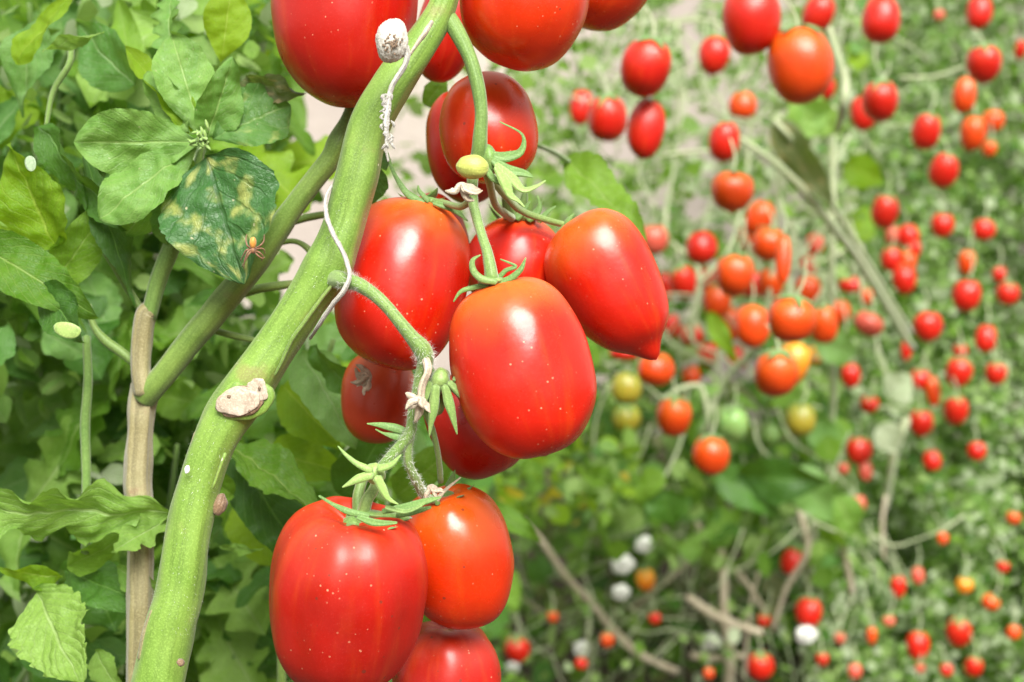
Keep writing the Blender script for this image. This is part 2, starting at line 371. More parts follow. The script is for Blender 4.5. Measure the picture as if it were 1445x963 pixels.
plum(487, 8, 103, 141, .570, -2, -4, 'deep', 'large deep red tomato cut by the top edge, left of the thick stem', box=.74, egg=.07, tip=.0, spin=20, lump=.04, rib=.01)
plum(741, -22, 92, 119, .550, 4, -6, 'orange', 'orange-red tomato cut by the top edge, right of the thick stem', box=.80, tip=.02, rib=.012, spin=40)
plum(853, -42, 74, 84, .615, 30, 0, 'orange', 'orange-red tomato peeking past the right side of the top tomato', box=.85)
plum(689, 181, 69, 79, .583, -6, -10, 'orange', 'tomato behind the hanging green truss stalk, high in the cluster', egg=-.04, box=.84, spin=150, rib=.008, dip=.02, lump=.03)
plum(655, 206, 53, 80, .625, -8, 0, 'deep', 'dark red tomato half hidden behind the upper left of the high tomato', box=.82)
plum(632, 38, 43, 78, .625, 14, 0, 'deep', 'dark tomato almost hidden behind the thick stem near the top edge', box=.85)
plum(567, 399, 93, 123, .560, 11, -6, 'ripe', 'large glossy red tomato touching the thick stem, behind the curved stalk', box=.78, boxl=.88, spin=10, dip=.06,
     cal=(5, .010, .0028, .25, .3, .2))
plum(728, 378, 72, 71, .600, 0, -25, 'ripe', 'water-flecked tomato behind the front tomato, seen above its shoulder', box=.9, spin=0, dip=.05,
     cal=(6, .012, .0028, .5, .6, .0))
plum(859, 400, 74, 102, .580, -29, -4, 'ripe', 'red tomato with a pointed tip, rightmost of the near cluster', box=.72, boxl=.80, egg=.13, tip=.24, tipw=.24, spin=0, rib=.014, bend=0.05, dip=.02, lump=.03)
plum(736, 518, 99, 127, .520, -15, -4, 'ripe', 'big glossy tomato in front, hanging in the middle of the cluster', box=.78, boxl=.86, egg=-.02, tip=.018, tipw=.05, spin=0, dip=.05)
plum(533, 560, 52, 66, .612, 4, 0, 'rust', 'rusty orange tomato with a dried flower on it, below the left tomato', box=.8)
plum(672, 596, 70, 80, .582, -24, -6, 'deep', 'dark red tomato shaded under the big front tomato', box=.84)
plum(489, 842, 111, 139, .525, 6, 19, 'dull', 'largest ribbed dull red tomato at the bottom left of the cluster', box=.72, boxl=.86, egg=.015, rib=.034, ribn=8, dip=.16, spin=10,
     cal=(5, .016, .003, -.05, .12, .6))
plum(645, 786, 79, 101, .556, -9, 8, 'orange', 'bright orange-red dark-flecked tomato beside the large ribbed bottom one', box=.78, boxl=.88, egg=.02, rib=.014, dip=.12, spin=70,
     cal=(5, .013, .0028, .05, .2, .2))
plum(631, 962, 77, 85, .578, 0, 6, 'dull', 'ribbed red tomato lowest in the cluster, cut by the bottom edge', box=.76, rib=.045, ribn=6, dip=.1, spin=25)
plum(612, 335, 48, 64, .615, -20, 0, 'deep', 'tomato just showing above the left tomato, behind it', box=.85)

# ------------------------------------------------------------------ near tomato plant
tp = empty('tomato_plant', P(224, 990, .53), 'near tomato plant with a thick bright green stem crossing the left half', 'plant')
MAIN = [(205, 1060, 78), (222, 975, 74), (238, 890, 70), (252, 840, 68), (268, 740, 62), (285, 670, 59), (314, 600, 64), (350, 546, 66), (392, 485, 60), (430, 425, 60), (460, 382, 70), (475, 345, 63), (489, 305, 60), (503, 250, 60), (520, 180, 58), (553, 120, 56), (592, 65, 49), (619, 20, 41), (634, -25, 36), (645, -90, 34)]
ms = tube('main_stem', MAIN, SM['main'], tp, .530, step=9, ns=40, rough=.10, ribs=.02, seed=3)
def blob(name, px, py, rx, ry, D, mat, parent, ang=0, depth=.5, lump=.15, seed=0, nu=20, nv=14, tilt=0, box=1.):
    s = D/FPX; M = frame(px, py, D, ang, tilt)
    V, F, UV = tomato_data(rx*s, ry*s, lump=lump, dip=0, box=box, boxl=1, seed=seed, nu=nu, nv=nv)
    V = [(v[0], v[1]*depth, v[2]) for v in V]
    return link(name, mesh(name, V, F, mat, UV), parent, M)
# cut scars: corky discs raised on the stem
blob('scar_rim', 344, 565, 42, 28, .5222, SM['main'], ms, ang=-14, depth=.16, lump=.12, seed=2)
blob('scar_rim', 339, 567, 34, 22, .5208, SM['rim'], ms, ang=-14, depth=.10, lump=.2, seed=6)
blob('cut_scar', 336, 567, 30, 19, .5200, SM['scar'], ms, ang=-14, depth=.08, lump=.30, seed=5, nu=30, nv=20)
blob('cut_scar', 362, 552, 14, 15, .5204, SM['scar'], ms, ang=-34, depth=.12, lump=.42, seed=9)
for k_ in (0, 3, 5):
    blob('scar_pit', (323, 331, 345, 352, 338, 366, 358)[k_], (560, 575, 566, 580, 553, 548, 557)[k_], (3, 2, 2.2, 2, 1.6, 2.2, 1.8)[k_], (2.4, 2, 3, 1.6, 1.5, 2.6, 2)[k_], .5193, SM['rim'], ms, ang=k_*40, depth=.3, lump=.4, seed=k_, nu=8, nv=6)
blob('stem_knob', 308, 712, 12, 15, .530, SM['rim'], ms, ang=30, depth=.8, lump=.3, seed=4)
blob('stem_knob', 272, 632, 5, 22, .528, SM['brown'], ms, ang=12, depth=.8, lump=.3, seed=14)
blob('stem_knob', 255, 935, 6, 5, .5165, SM['rim'], ms, ang=30, depth=.8, lump=.3, seed=6)
blob('white_speck', 264, 663, 4, 6, .519, SM['white'], ms, ang=10, depth=.4, seed=3, nu=10, nv=8)
tube('bark_flap', [(196, 930, 5), (204, 895, 9), (214, 862, 4)], SM['brown'], ms, .524, step=5, ns=8, flat=.5)
tube('stem_ridge', [(478, 392, 5), (455, 420, 6), (432, 452, 6), (412, 480, 6), (398, 510, 5), (388, 530, 3)], SM['branch'], ms, .5215, step=6, ns=8, rough=.2)
tube('stem_ridge', [(352, 655, 4, .521), (318, 640, 5, .5195), (300, 690, 4, .5195)][1:], SM['main'], ms, .5195, step=6, ns=8)
# trusses
t1 = tube('truss_stem', [(628, 20, 26, .532), (645, 45, 24, .530), (662, 80, 21, .528), (674, 120, 20, .527), (679, 160, 19, .527), (677, 200, 21, .528), (675, 222, 22, .530)], SM['green'], tp, step=8, ns=16, rough=.08)
tube('fruit_stalk', [(675, 215, 20, .530), (668, 245, 17, .529), (667, 280, 15, .525), (676, 320, 14, .520), (688, 358, 15, .514), (693, 388, 20, .512), (694, 396, 22, .513)], SM['truss'], t1, step=7, ns=14, rough=.1)
tube('fruit_stalk', [(680, 222, 16, .534), (690, 255, 12, .54), (700, 290, 11, .56), (722, 308, 12, .585)], SM['truss'], t1, step=7, ns=12, rough=.1)
tube('fruit_stalk', [(690, 245, 14, .545), (712, 275, 11, .56), (740, 300, 10, .575), (800, 318, 9, .585), (823, 318, 10, .585)], SM['truss'], t1, step=7, ns=12, rough=.1)
tube('fruit_stalk', [(668, 280, 11, .532), (650, 292, 10, .54), (625, 286, 9, .552), (596, 284, 10, .558)], SM['truss'], t1, step=6, ns=10, rough=.1)
blob('green_nub', 667, 236, 17, 23, .517, SM['knob'], t1, ang=96, depth=.9, lump=.1, seed=8, nu=24, nv=18)
def sep(lst, parent, mat='sepal', D=None, flat=.2, hint=None, seed=0):
    return tube('sepal', lst, SM[mat], parent, D, step=5, ns=10, flat=flat, hint=hint or (0, -1, .35), rough=.12, seed=seed)
# calyx on the high tomato, curling to the right
cx = blob('calyx', 690, 226, 22, 12, .531, SM['sepal'], t1, ang=80, depth=.8, seed=5)
sep([(690, 218, 10), (712, 222, 17), (735, 214, 11), (737, 190, 4), (705, 172, 2)], cx, D=.528)
sep([(694, 225, 10), (715, 240, 18), (740, 245, 11), (752, 250, 3)], cx, D=.527)
sep([(700, 232, 9), (722, 252, 16), (738, 268, 10), (755, 264, 6), (770, 255, 2)], cx, 'lime', D=.524)
sep([(700, 236, 9), (712, 256, 17), (720, 275, 11), (732, 284, 5), (740, 292, 2)], cx, 'lime', D=.522)
sep([(685, 236, 8), (696, 252, 10), (712, 262, 5), (722, 270, 2)], cx, D=.526)
# calyx of the big front tomato
c9 = blob('calyx', 696, 397, 21, 6, .513, SM['truss'], t1, ang=-2, depth=.9, seed=11)
sep([(700, 398, 9), (680, 394, 11), (668, 382, 10), (667, 368, 7), (678, 360, 2)], c9, 'truss', D=.5085, flat=.5)
sep([(690, 402, 8), (668, 406, 8), (650, 412, 6), (640, 426, 2)], c9, 'sepal', D=.512, flat=.4)
sep([(704, 399, 8), (722, 392, 10), (735, 380, 8), (742, 364, 2)], c9, 'sepal', D=.510, flat=.5)
sep([(700, 396, 8), (714, 382, 7), (728, 376, 5), (706, 366, 2)], c9, 'sepal', D=.516, flat=.5)
# pointed sepals between the back fruits
c7 = blob('calyx', 735, 308, 26, 6, .590, SM['sepal'], t1, ang=0, seed=12)
for q in ([(728, 308, 12), (738, 298, 10), (748, 284, 2)], [(745, 310, 12), (757, 300, 12), (762, 290, 6), (758, 276, 2)], [(760, 312, 10), (772, 300, 7), (784, 291, 2)], [(716, 306, 10), (705, 296, 9), (700, 286, 2)]): sep(q, c7, D=.585)
c8 = blob('calyx', 806, 320, 10, 6, .583, SM['sepal'], t1, ang=-25, seed=13)
for q in ([(800, 324, 9), (801, 312, 8), (810, 302, 2)], [(806, 318, 9), (795, 322, 8), (786, 334, 2)]): sep(q, c8, D=.575)
c6 = blob('calyx', 606, 284, 14, 6, .556, SM['sepal'], t1, ang=0, seed=15)
for q in ([(598, 286, 9), (578, 276, 11), (566, 262, 8), (553, 238, 5), (547, 216, 3)], [(605, 284, 8), (592, 270, 6), (590, 262, 2)], [(612, 286, 8), (640, 296, 10), (660, 312, 2)]): sep(q, c6, D=.550)
# second truss, curving over the left tomato
t2 = tube('truss_stem', [(462, 392, 30, .530), (484, 396, 25, .519), (508, 403, 20, .514), (535, 422, 18, .511), (560, 450, 18, .510), (580, 475, 20, .510), (596, 494, 26, .511), (600, 512, 24, .513), (591, 545, 17, .515), (583, 580, 15, .517), (578, 612, 16, .518), (556, 640, 16, .519), (536, 662, 15, .519)], SM['truss'], tp, step=8, ns=16, rough=.09)
tube('fruit_stalk', [(600, 512, 16, .515), (612, 530, 13, .52), (640, 548, 12, .54), (652, 560, 12, .56)], SM['truss'], t2, step=6, ns=10, rough=.1)
tube('fruit_stalk', [(578, 610, 14, .519), (576, 650, 13, .521), (588, 680, 13, .527), (600, 700, 13, .535), (618, 708, 12, .545)], SM['truss'], t2, step=6, ns=10, rough=.1)
tube('fruit_stalk', [(536, 662, 13, .519), (528, 690, 15, .518), (518, 706, 17, .5165), (512, 726, 20, .5168)], SM['truss'], t2, step=6, ns=12, rough=.1)
tube('fruit_stalk', [(512, 676, 14, .524), (506, 698, 16, .521), (506, 724, 18, .5185)], SM['green'], t2, step=6, ns=12, rough=.1)
tube('fruit_stalk', [(590, 560, 10, .520), (608, 600, 9, .524), (618, 640, 8, .53), (622, 680, 8, .54)], SM['truss'], t2, step=6, ns=10, rough=.1)
tube('fruit_stalk', [(596, 494, 10, .512), (604, 520, 12, .508), (596, 545, 10, .508), (592, 578, 13, .509), (586, 596, 4, .510)], SM['dry'], t2, step=6, ns=10, rough=.3)
# lower calyx between the two bottom tomatoes
cb = blob('calyx', 530, 727, 44, 7, .519, SM['sepal'], t2, ang=6, depth=.5, lump=.3, seed=19)
sep([(520, 728, 8), (492, 722, 10), (470, 712, 6), (450, 700, 3)], cb, D=.502)
sep([(540, 722, 8), (570, 716, 11), (600, 708, 10), (622, 702, 3)], cb, D=.508)
sep([(545, 716, 8), (570, 722, 7), (590, 716, 5), (605, 706, 2)], cb, 'truss', D=.505)
sep([(560, 728, 8), (585, 722, 10), (608, 716, 4)], cb, D=.512)
sep([(505, 730, 8), (530, 738, 11), (560, 738, 4)], cb, D=.5)
sep([(618, 712, 8), (612, 690, 6), (624, 672, 4), (622, 650, 2)], cb, D=.54)
sep([(616, 706, 7), (628, 692, 5), (650, 674, 2)], cb, 'dry', D=.54)
# empty star-shaped calyx in front
st = blob('calyx', 528, 668, 15, 14, .508, SM['lime'], t2, depth=.9, lump=.2, seed=21)
for q in ([(524, 664, 12), (506, 656, 9), (490, 644, 6), (477, 630, 2)], [(524, 670, 14), (506, 676, 13), (494, 682, 8), (483, 688, 2)], [(532, 674, 13), (540, 690, 13), (548, 704, 8), (562, 712, 2)], [(534, 662, 12), (552, 656, 9), (566, 642, 2)]): sep(q, st, 'lime', D=.503, flat=.5)
# drooping green calyx with an unset green berry
gb = blob('calyx', 622, 538, 20, 15, .516, SM['truss'], t2, ang=100, depth=.9, lump=.2, seed=22)
blob('green_berry', 612, 566, 17, 22, .524, TM['bgre'], gb, depth=1, seed=23)
for q in ([(615, 545, 12), (612, 575, 15), (608, 598, 8), (606, 616, 2)], [(628, 545, 11), (634, 570, 15), (640, 592, 9), (645, 613, 2)], [(634, 540, 10), (650, 556, 11), (664, 578, 2)], [(606, 540, 9), (600, 560, 11), (592, 580, 3)], [(640, 535, 8), (656, 536, 6), (668, 543, 2)]): sep(q, gb, 'truss', D=.511, flat=.35)
for q in ([(580, 612, 10), (556, 604, 13), (536, 600, 8), (518, 598, 2)], [(580, 618, 9), (560, 616, 12), (542, 612, 4), (530, 606, 2)]): sep(q, t2, 'sepal', D=.520)
def dried(px, py, D, sc, seed, parent, nb=5, a0=0):
    rnd = random.Random(seed); s = D/FPX; parts = []; c = P(px, py, D)
    for i in range(nb):
        a = a0+rnd.uniform(-1.1, 1.1); L = sc*rnd.uniform(.6, 1.1)*s; pts = []; x = y = z = 0
        for k in range(5):
            pts.append(tuple(c+R_*x+U_*y-F_*z)+(sc*s*(.05, .11, .15, .12, .03)[k],))
            a += rnd.uniform(-.8, .8); x += math.sin(a)*L/4; y -= math.cos(a)*L/4; z += rnd.uniform(-.2, .3)*L/4
        parts.append(tube_data(pts, step=3, ns=7, flat=.35, rough=.5, seed=seed+i))
    V, F, UV, mi = join(parts); return link('dried_blossom', mesh('dried_blossom', V, F, SM['dry'], UV), parent)
dried(652, 258, .512, 34, 3, tp, 7); dried(524, 532, .575, 30, 5, tp, 6, -1.2); dried(604, 686, .515, 24, 6, tp, 6, .6); dried(591, 560, .505, 34, 9, tp, 5, .1)
dried(512, 545, .575, 18, 15, tp, 5, 2.4)
# fine hairs on stalks
def hairs(name, lst, D, n, L, parent, seed=1):
    A = cr(pp(lst, D), 20); T = np.gradient(A[:, :3], axis=0); rnd = np.random.RandomState(seed); V = []; F = []
    for i in range(n):
        k = rnd.randint(len(A)); t = T[k]/(np.linalg.norm(T[k])+1e-9); d = rnd.normal(size=3); d -= t*d.dot(t); d /= np.linalg.norm(d)
        b = A[k, :3]+d*A[k, 3]*.9+t*rnd.uniform(-1, 1)*.0008; s = np.cross(d, t)*.00007; q = len(V)
        e = b+(d+t*rnd.normal()*.3)*(L*rnd.uniform(.4, 1.2)); V += [b-s, b+s, e]; F.append((q, q+1, q+2))
    return tag(link(name, mesh(name, V, F, SM['white'], np.zeros((len(V), 2)), smooth=False), parent), kind='stuff')
T2L = [(484, 396, 25, .519), (508, 403, 20, .514), (535, 422, 18, .511), (560, 450, 18, .510), (580, 475, 20, .510), (596, 494, 26, .511), (600, 512, 24, .513), (591, 545, 17, .515), (583, 580, 15, .517), (578, 612, 16, .518), (556, 640, 16, .519), (536, 662, 15, .519)]
hairs('fine_hairs', T2L, None, 3000, .0022, t2)
hairs('fine_hairs', [(675, 215, 20, .530), (668, 245, 17, .529), (667, 280, 15, .525), (676, 320, 14, .520), (688, 358, 15, .514), (693, 388, 20, .512)], None, 500, .0013, t1, 2)
hairs('fine_hairs', [(578, 610, 14, .519), (576, 650, 13, .521), (588, 680, 13, .527), (600, 700, 13, .535)], None, 400, .0016, t2, 4)
hairs('fine_hairs', MAIN[2:-2], .53, 6000, .0017, ms, 3)

# ------------------------------------------------------------------ twine, white ball
tw = tag(tube('twine', [(468, 262, 4, .530), (460, 280, 5, .518), (461, 305, 7, .5155), (470, 330, 7, .5145), (482, 352, 7, .514), (490, 372, 7, .513), (493, 392, 7, .511), (484, 412, 8, .511), (468, 432, 7, .514), (448, 462, 6, .520), (438, 478, 4, .530)], SM['twine'], None, step=8, ns=8, rough=.25), 'white twine looped round the thick stem where the curved stalk leaves it', 'twine')
V1 = tube_data(pp([(572, 66, 10), (575, 80, 9), (568, 98, 8), (556, 116, 8), (550, 132, 7), (548, 152, 8), (545, 172, 9), (546, 192, 6), (545, 212, 4), (548, 228, 3)], .499), step=8, ns=8, rough=.3)
fr = [V1]; rnd = random.Random(4)
for i in range(26):
    x, y = 546+rnd.uniform(-7, 7), rnd.uniform(125, 205)
    fr.append(tube_data(pp([(x, y, 2), (x+rnd.uniform(-5, 5), y+4, 5), (x+rnd.uniform(-6, 6), y+9, 1.5)], .4985), step=2, ns=5, rough=.4, seed=i))
V, F, UV, mi = join(fr)
tag(link('twine', mesh('twine', V, F, SM['twine'], UV)), 'frayed white twine hanging down the thick stem from the white ball', 'twine')
tag(tube('twine', [(610, 30, 5), (601, 45, 8), (590, 60, 6), (578, 78, 4)], SM['dry'], None, .500, step=6, ns=8, rough=.3), 'short pinkish strand lying across the thick stem beside the white ball', 'twine')
wb = empty('white_ball', P(553, 58, .499), 'rough white ball with brown pits stuck against the thick stem', 'ball')
V, F, UV = tomato_data(23*.499/FPX, 31*.499/FPX, lump=.08, dip=0, box=1, boxl=1, seed=3, nu=60, nv=44)
Vv = []
for v in V:
    p = Vector(v); Vv.append(tuple(p*(1+.06*mnoise.noise(p*1500)+.03*mnoise.noise(p*3200))))
M = frame(553, 58, .499, 8, 0)
link('shell', mesh('shell', Vv, F, SM['ball'], UV), wb, M)
rnd = random.Random(11)
for i in range(60):
    x, y = rnd.gauss(-1, 6), rnd.gauss(0, 8)
    if abs(x) > 16 or abs(y) > 20: continue
    d = math.sqrt(max(0, 1-(x/24)**2-(y/32)**2))
    blob('pit', 553+x, 58+y, rnd.uniform(.9, 2.1), rnd.uniform(.9, 2.4), .499-23*.499/FPX*d*1.03, SM['rim'], wb, depth=.5, seed=i, nu=7, nv=5)

# ------------------------------------------------------------------ leaves
def leaf_mesh(name, W, kind, mat, nt=40, ns=6, fold=.25, curl=-.25, wave=.06, quilt=.03, lobes=5, seed=0, arch=0.):
    """unit leaf: base at 0, tip at y=1, half-width W, normal +z"""
    rnd = random.Random(seed); V = []; UV = []; F = []; ph = rnd.random()*6
    for i in range(nt+1):
        t = i/nt
        if kind == 'ovate': w_ = math.sin(PI*min(1, t**.72))**.85
        elif kind == 'obov': w_ = math.sin(PI*t**1.35)**.75
        elif kind == 'round': w_ = math.sin(PI*t**.95)**.55
        elif kind == 'serrate': w_ = math.sin(PI*t**.75)**.8
        elif kind == 'lobed': w_ = math.sin(PI*t**.8)**.7
        elif kind == 'lance': w_ = math.sin(PI*t**.8)**1.1
        w_ = max(w_, 0.)
        for j in range(-ns, ns+1):
            s = j/ns; sd = 1 if s > 0 else -1; ww = w_; y = t
            if kind == 'serrate':
                q = (t*lobes*1.6+.15*sd+ph) % 1.0; ww *= 1-.13*q*q*abs(s)
                ww *= 1+.07*mnoise.noise(Vector((t*7, sd*3, seed)))
            if kind == 'lobed':
                q = .5+.5*math.cos(2*PI*(t*lobes+.12*sd)+ph); ww *= 1-.50*(q**1.5)*abs(s)
                q2 = (t*lobes*3.3+ph) % 1.; ww *= 1-.09*q2*abs(s); y += .10*abs(s)*w_
            if kind in ('obov', 'round', 'ovate'):
                ww *= 1+.05*mnoise.noise(Vector((t*5, sd*3, seed*1.7)))
            if abs(s) > .5: ww *= 1+.07*mnoise.noise(Vector((t*11, sd*5, seed*2.3)))+.035*mnoise.noise(Vector((t*37, sd*5, seed*1.3)))
            x = s*ww*W
            z = fold*abs(x)+curl*t*t+arch*math.sin(PI*t)+.022*mnoise.noise(Vector((x*14, t*14, seed*1.9)))+.03*mnoise.noise(Vector((x*6, t*6, seed*4.9)))
            z += wave*math.sin(t*9+ph+sd*1.3)*abs(s)**2+wave*.7*mnoise.noise(Vector((x*6, t*5, seed*3.1)))
            pv = (t-abs(s)*.4)*9
            z += quilt*abs(math.sin(PI*pv))*W*abs(s)*(1-abs(s)*.3)
            V.append((x, y, z)); UV.append((.5+s*.5, t))
    m = 2*ns+1
    for i in range(nt):
        for j in range(m-1):
            a = i*m+j; F.append((a, a+1, a+1+m, a+m))
    return mesh(name, V, F, mat, UV)
def leaf_M(B, T, roll=0., up=None, nrm=None):
    y = T-B; L = y.length; y.normalize()
    n = nrm or -F_; z = (n-y*n.dot(y))
    if z.length < .05: z = U_-y*U_.dot(y)
    z.normalize(); z = Matrix.Rotation(math.radians(roll), 3, y) @ z; x = y.cross(z)
    M = Matrix((x, y, z)).transposed().to_4x4(); M = M @ Matrix.Diagonal((L, L, L, 1)); M.translation = B
    return M
def leaf(name, base, tip, hwp, kind, mat, parent, roll=0, label=None, **k):
    """base/tip = (px,py,D); hwp half width in px"""
    B, T = P(*base), P(*tip); L = (T-B).length; W = hwp*base[2]/FPX/L
    o = link(name, leaf_mesh(name, W, kind, LM[mat], seed=int(base[0]+tip[1]), **k), parent, leaf_M(B, T, roll))
    if label: o['label'] = label
    return o

# --- plant behind on the left: brown trunk, branch, shoot with the whorl
lp = empty('tomato_plant', P(200, 1000, .60), 'second plant left of the thick stem with a brown forked trunk and whorl of leaves', 'plant')
trunk = tube('trunk', [(196, 1010, 34), (198, 790, 34), (200, 740, 33), (194, 680, 36), (197, 620, 34), (200, 570, 36), (205, 545, 38)], SM['brown'], lp, .605, step=7, ns=18, rough=.12, ribs=.16)
tube('branch', [(203, 562, 34, .603), (222, 540, 34, .60), (262, 490, 36, .598), (312, 430, 38, .595), (360, 372, 36, .592), (402, 310, 32, .59), (440, 258, 29, .588), (466, 225, 30, .587), (478, 200, 32, .586), (490, 170, 20, .586), (498, 140, 14, .588)], SM['branch'], lp, step=8, ns=18, rough=.08)
tube('branch', [(203, 556, 28), (198, 520, 27), (200, 480, 29), (206, 445, 30), (214, 438, 25)], SM['brown'], lp, .60, step=6, ns=14, rough=.15, ribs=.06)
tube('branch', [(210, 448, 22, .60), (222, 400, 24, .598), (238, 358, 25, .595), (256, 310, 22, .592), (275, 250, 16, .590), (285, 205, 10, .586)], SM['green'], lp, step=6, ns=14, rough=.06)
for q in ([(205, 445, 10), (185, 415, 11), (165, 380, 12), (148, 352, 11), (140, 320, 9)], [(203, 525, 11), (175, 500, 14), (150, 482, 14), (132, 460, 10), (125, 430, 8)],
          [(325, 420, 12), (365, 408, 13), (405, 402, 12), (450, 398, 10)], [(285, 462, 9), (330, 474, 10), (372, 482, 8), (420, 480, 7)], [(372, 365, 7), (395, 344, 8), (420, 342, 8), (440, 360, 10), (440, 400, 7)],
          [(122, 475, 11), (124, 540, 13), (120, 600, 14), (122, 670, 13), (121, 780, 13)], [(100, 60, 9), (98, 90, 9), (75, 130, 8), (65, 180, 6)], [(395, 318, 10), (440, 306, 11), (470, 302, 9)]):
    tube('side_stem', q, SM['green' if q[0][0] in (122, 100) else 'branch'], lp, .612, step=6, ns=10, rough=.08)
W0 = .583
leaf('leaf', (283, 200, W0), (104, 203, .57), 50, 'obov', 'palm', lp, roll=-18, curl=-.1, fold=.16, nt=50, ns=10, quilt=.06, label='broad left leaf of the whorl with a nibbled edge')
leaf('leaf', (278, 208, W0), (138, 300, .565), 44, 'obov', 'palm', lp, roll=12, curl=-.12, fold=.1, nt=50, ns=10)
leaf('leaf', (268, 222, W0), (176, 332, .59), 36, 'round', 'pale', lp, roll=-10, curl=-.05, fold=.1, nt=40, ns=8)
leaf('leaf', (286, 196, W0), (240, 42, .585), 42, 'obov', 'palm', lp, roll=10, curl=-.1, fold=.3, nt=50, ns=10)
leaf('leaf', (292, 194, W0), (332, 84, .575), 34, 'ovate', 'palm', lp, roll=35, curl=-.1, fold=.3, nt=40, ns=8)
leaf('leaf', (300, 196, W0), (408, 142, .588), 50, 'obov', 'palb', lp, roll=-12, curl=-.12, fold=.15, nt=50, ns=10, label='right leaf of the whorl drying at its edge')
leaf('leaf', (345, 112, .592), (420, 140, .584), 22, 'serrate', 'olive', lp, roll=40, curl=-.2, wave=.12)
leaf('leaf', (272, 182, W0), (178, 55, .60), 22, 'ovate', 'lime', lp, roll=35, curl=-.1, fold=.3)
leaf('leaf', (272, 190, W0), (205, 100, .59), 30, 'obov', 'palm', lp, roll=-25, curl=-.1, fold=.2)
leaf('leaf', (292, 222, .578), (340, 398, .560), 88, 'ovate', 'blot', lp, roll=8, curl=-.06, fold=.12, nt=60, ns=14, wave=.05, label='dark leaf with yellow blotches hanging under the whorl')
leaf('leaf', (250, 262, .586), (245, 350, .590), 36, 'round', 'palm', lp, roll=10, curl=-.05)
# bud in the whorl's heart
rnd = random.Random(3); parts = []
for i in range(26):
    a, e = rnd.uniform(0, 6.28), rnd.uniform(.2, 1.2); c = P(285+rnd.gauss(0, 5), 199+rnd.gauss(0, 6), .574)
    d = (R_*math.cos(a)*math.cos(e)+U_*math.sin(a)*math.cos(e)-F_*math.sin(e))*.0045
    parts.append(tube_data([(*c, .0004), (*(c+d*.6), .0007), (*(c+d), .0002)], step=2, ns=5))
V, F, UV, mi = join(parts); link('leaf_bud', mesh('leaf_bud', V, F, SM['lime'], UV), lp)
# big leaves at the left edge
leaf('leaf', (78, 352, .60), (8, 205, .585), 55, 'ovate', 'lime', lp, roll=-20, fold=.2, curl=-.08, nt=50, ns=10, label='yellow-green leaf with a pale oval hole at the left edge')
blob('leaf_hole', 43, 231, 8, 11, .572, SM['hole'], lp, ang=-10, depth=.1, lump=.05)
leaf('leaf', (55, 178, .60), (165, 330, .585), 34, 'serrate', 'dark', lp, roll=45, fold=.3, curl=-.1, lobes=9)
leaf('leaf', (118, 215, .60), (196, 432, .595), 26, 'serrate', 'dark', lp, roll=-35, fold=.3, curl=-.08, lobes=9)
leaf('leaf', (75, 400, .61), (160, 285, .60), 34, 'ovate', 'mid', lp, roll=25, fold=.2, curl=-.1)
leaf('leaf', (-30, 345, .59), (132, 442, .575), 42, 'ovate', 'mid', lp, roll=-15, fold=.2, curl=-.06, nt=50, ns=10)
leaf('leaf', (60, 405, .585), (128, 485, .57), 34, 'ovate', 'dark', lp, roll=15, fold=.3, curl=.08)
blob('leaf_spot', 95, 466, 20, 11, .563, SM['spot'], lp, ang=12, depth=.12, lump=.1)
leaf('leaf', (25, 92, .62), (78, -12, .61), 24, 'ovate', 'lime', lp, roll=-30, fold=.2)
leaf('leaf', (60, 72, .60), (148, 38, .59), 12, 'ovate', 'pale', lp, roll=60, fold=.2, curl=.1)
leaf('leaf', (312, 90, .63), (328, -15, .62), 34, 'obov', 'lime', lp, roll=20, fold=.2)
leaf('leaf', (245, 95, .62), (225, -10, .62), 30, 'lobed', 'palm', lp, roll=-20, fold=.2)
leaf('leaf', (190, 120, .66), (90, 30, .66), 42, 'ovate', 'blue', lp, roll=-20)
leaf('leaf', (60, 20, .66), (10, 150, .65), 40, 'lance', 'blue', lp, roll=20)
# lower left
leaf('leaf', (243, 722, .60), (-40, 728, .575), 58, 'lobed', 'pale', lp, roll=-30, fold=.15, curl=-.06, nt=80, ns=14, lobes=4, label='large pale lobed leaf reaching the left edge behind the trunk')
leaf('leaf', (235, 735, .602), (170, 768, .58), 26, 'lobed', 'pale', lp, roll=10, lobes=3)
leaf('leaf', (52, 836, .600), (108, 962, .572), 58, 'serrate', 'pale', lp, roll=-8, fold=.12, curl=-.05, nt=90, ns=14, lobes=5, quilt=.10, label='toothed pale green leaf with clear side veins at the bottom left')
leaf('leaf', (88, 812, .60), (0, 818, .59), 20, 'ovate', 'lime', lp, roll=-35, fold=.2)
leaf('leaf', (95, 800, .62), (170, 772, .60), 22, 'ovate', 'mid', lp, roll=30, fold=.2)
leaf('leaf', (90, 805, .63), (205, 850, .60), 34, 'ovate', 'dark', lp, roll=-20, fold=.25, nt=50, ns=8)
leaf('leaf', (165, 800, .615), (222, 845, .60), 24, 'lobed', 'pale', lp, roll=10, lobes=3)
leaf('leaf', (135, 918, .61), (165, 985, .6), 22, 'serrate', 'pale', lp, roll=10)
leaf('leaf', (330, 700, .64), (268, 655, .62), 20, 'ovate', 'mid', lp, roll=0)
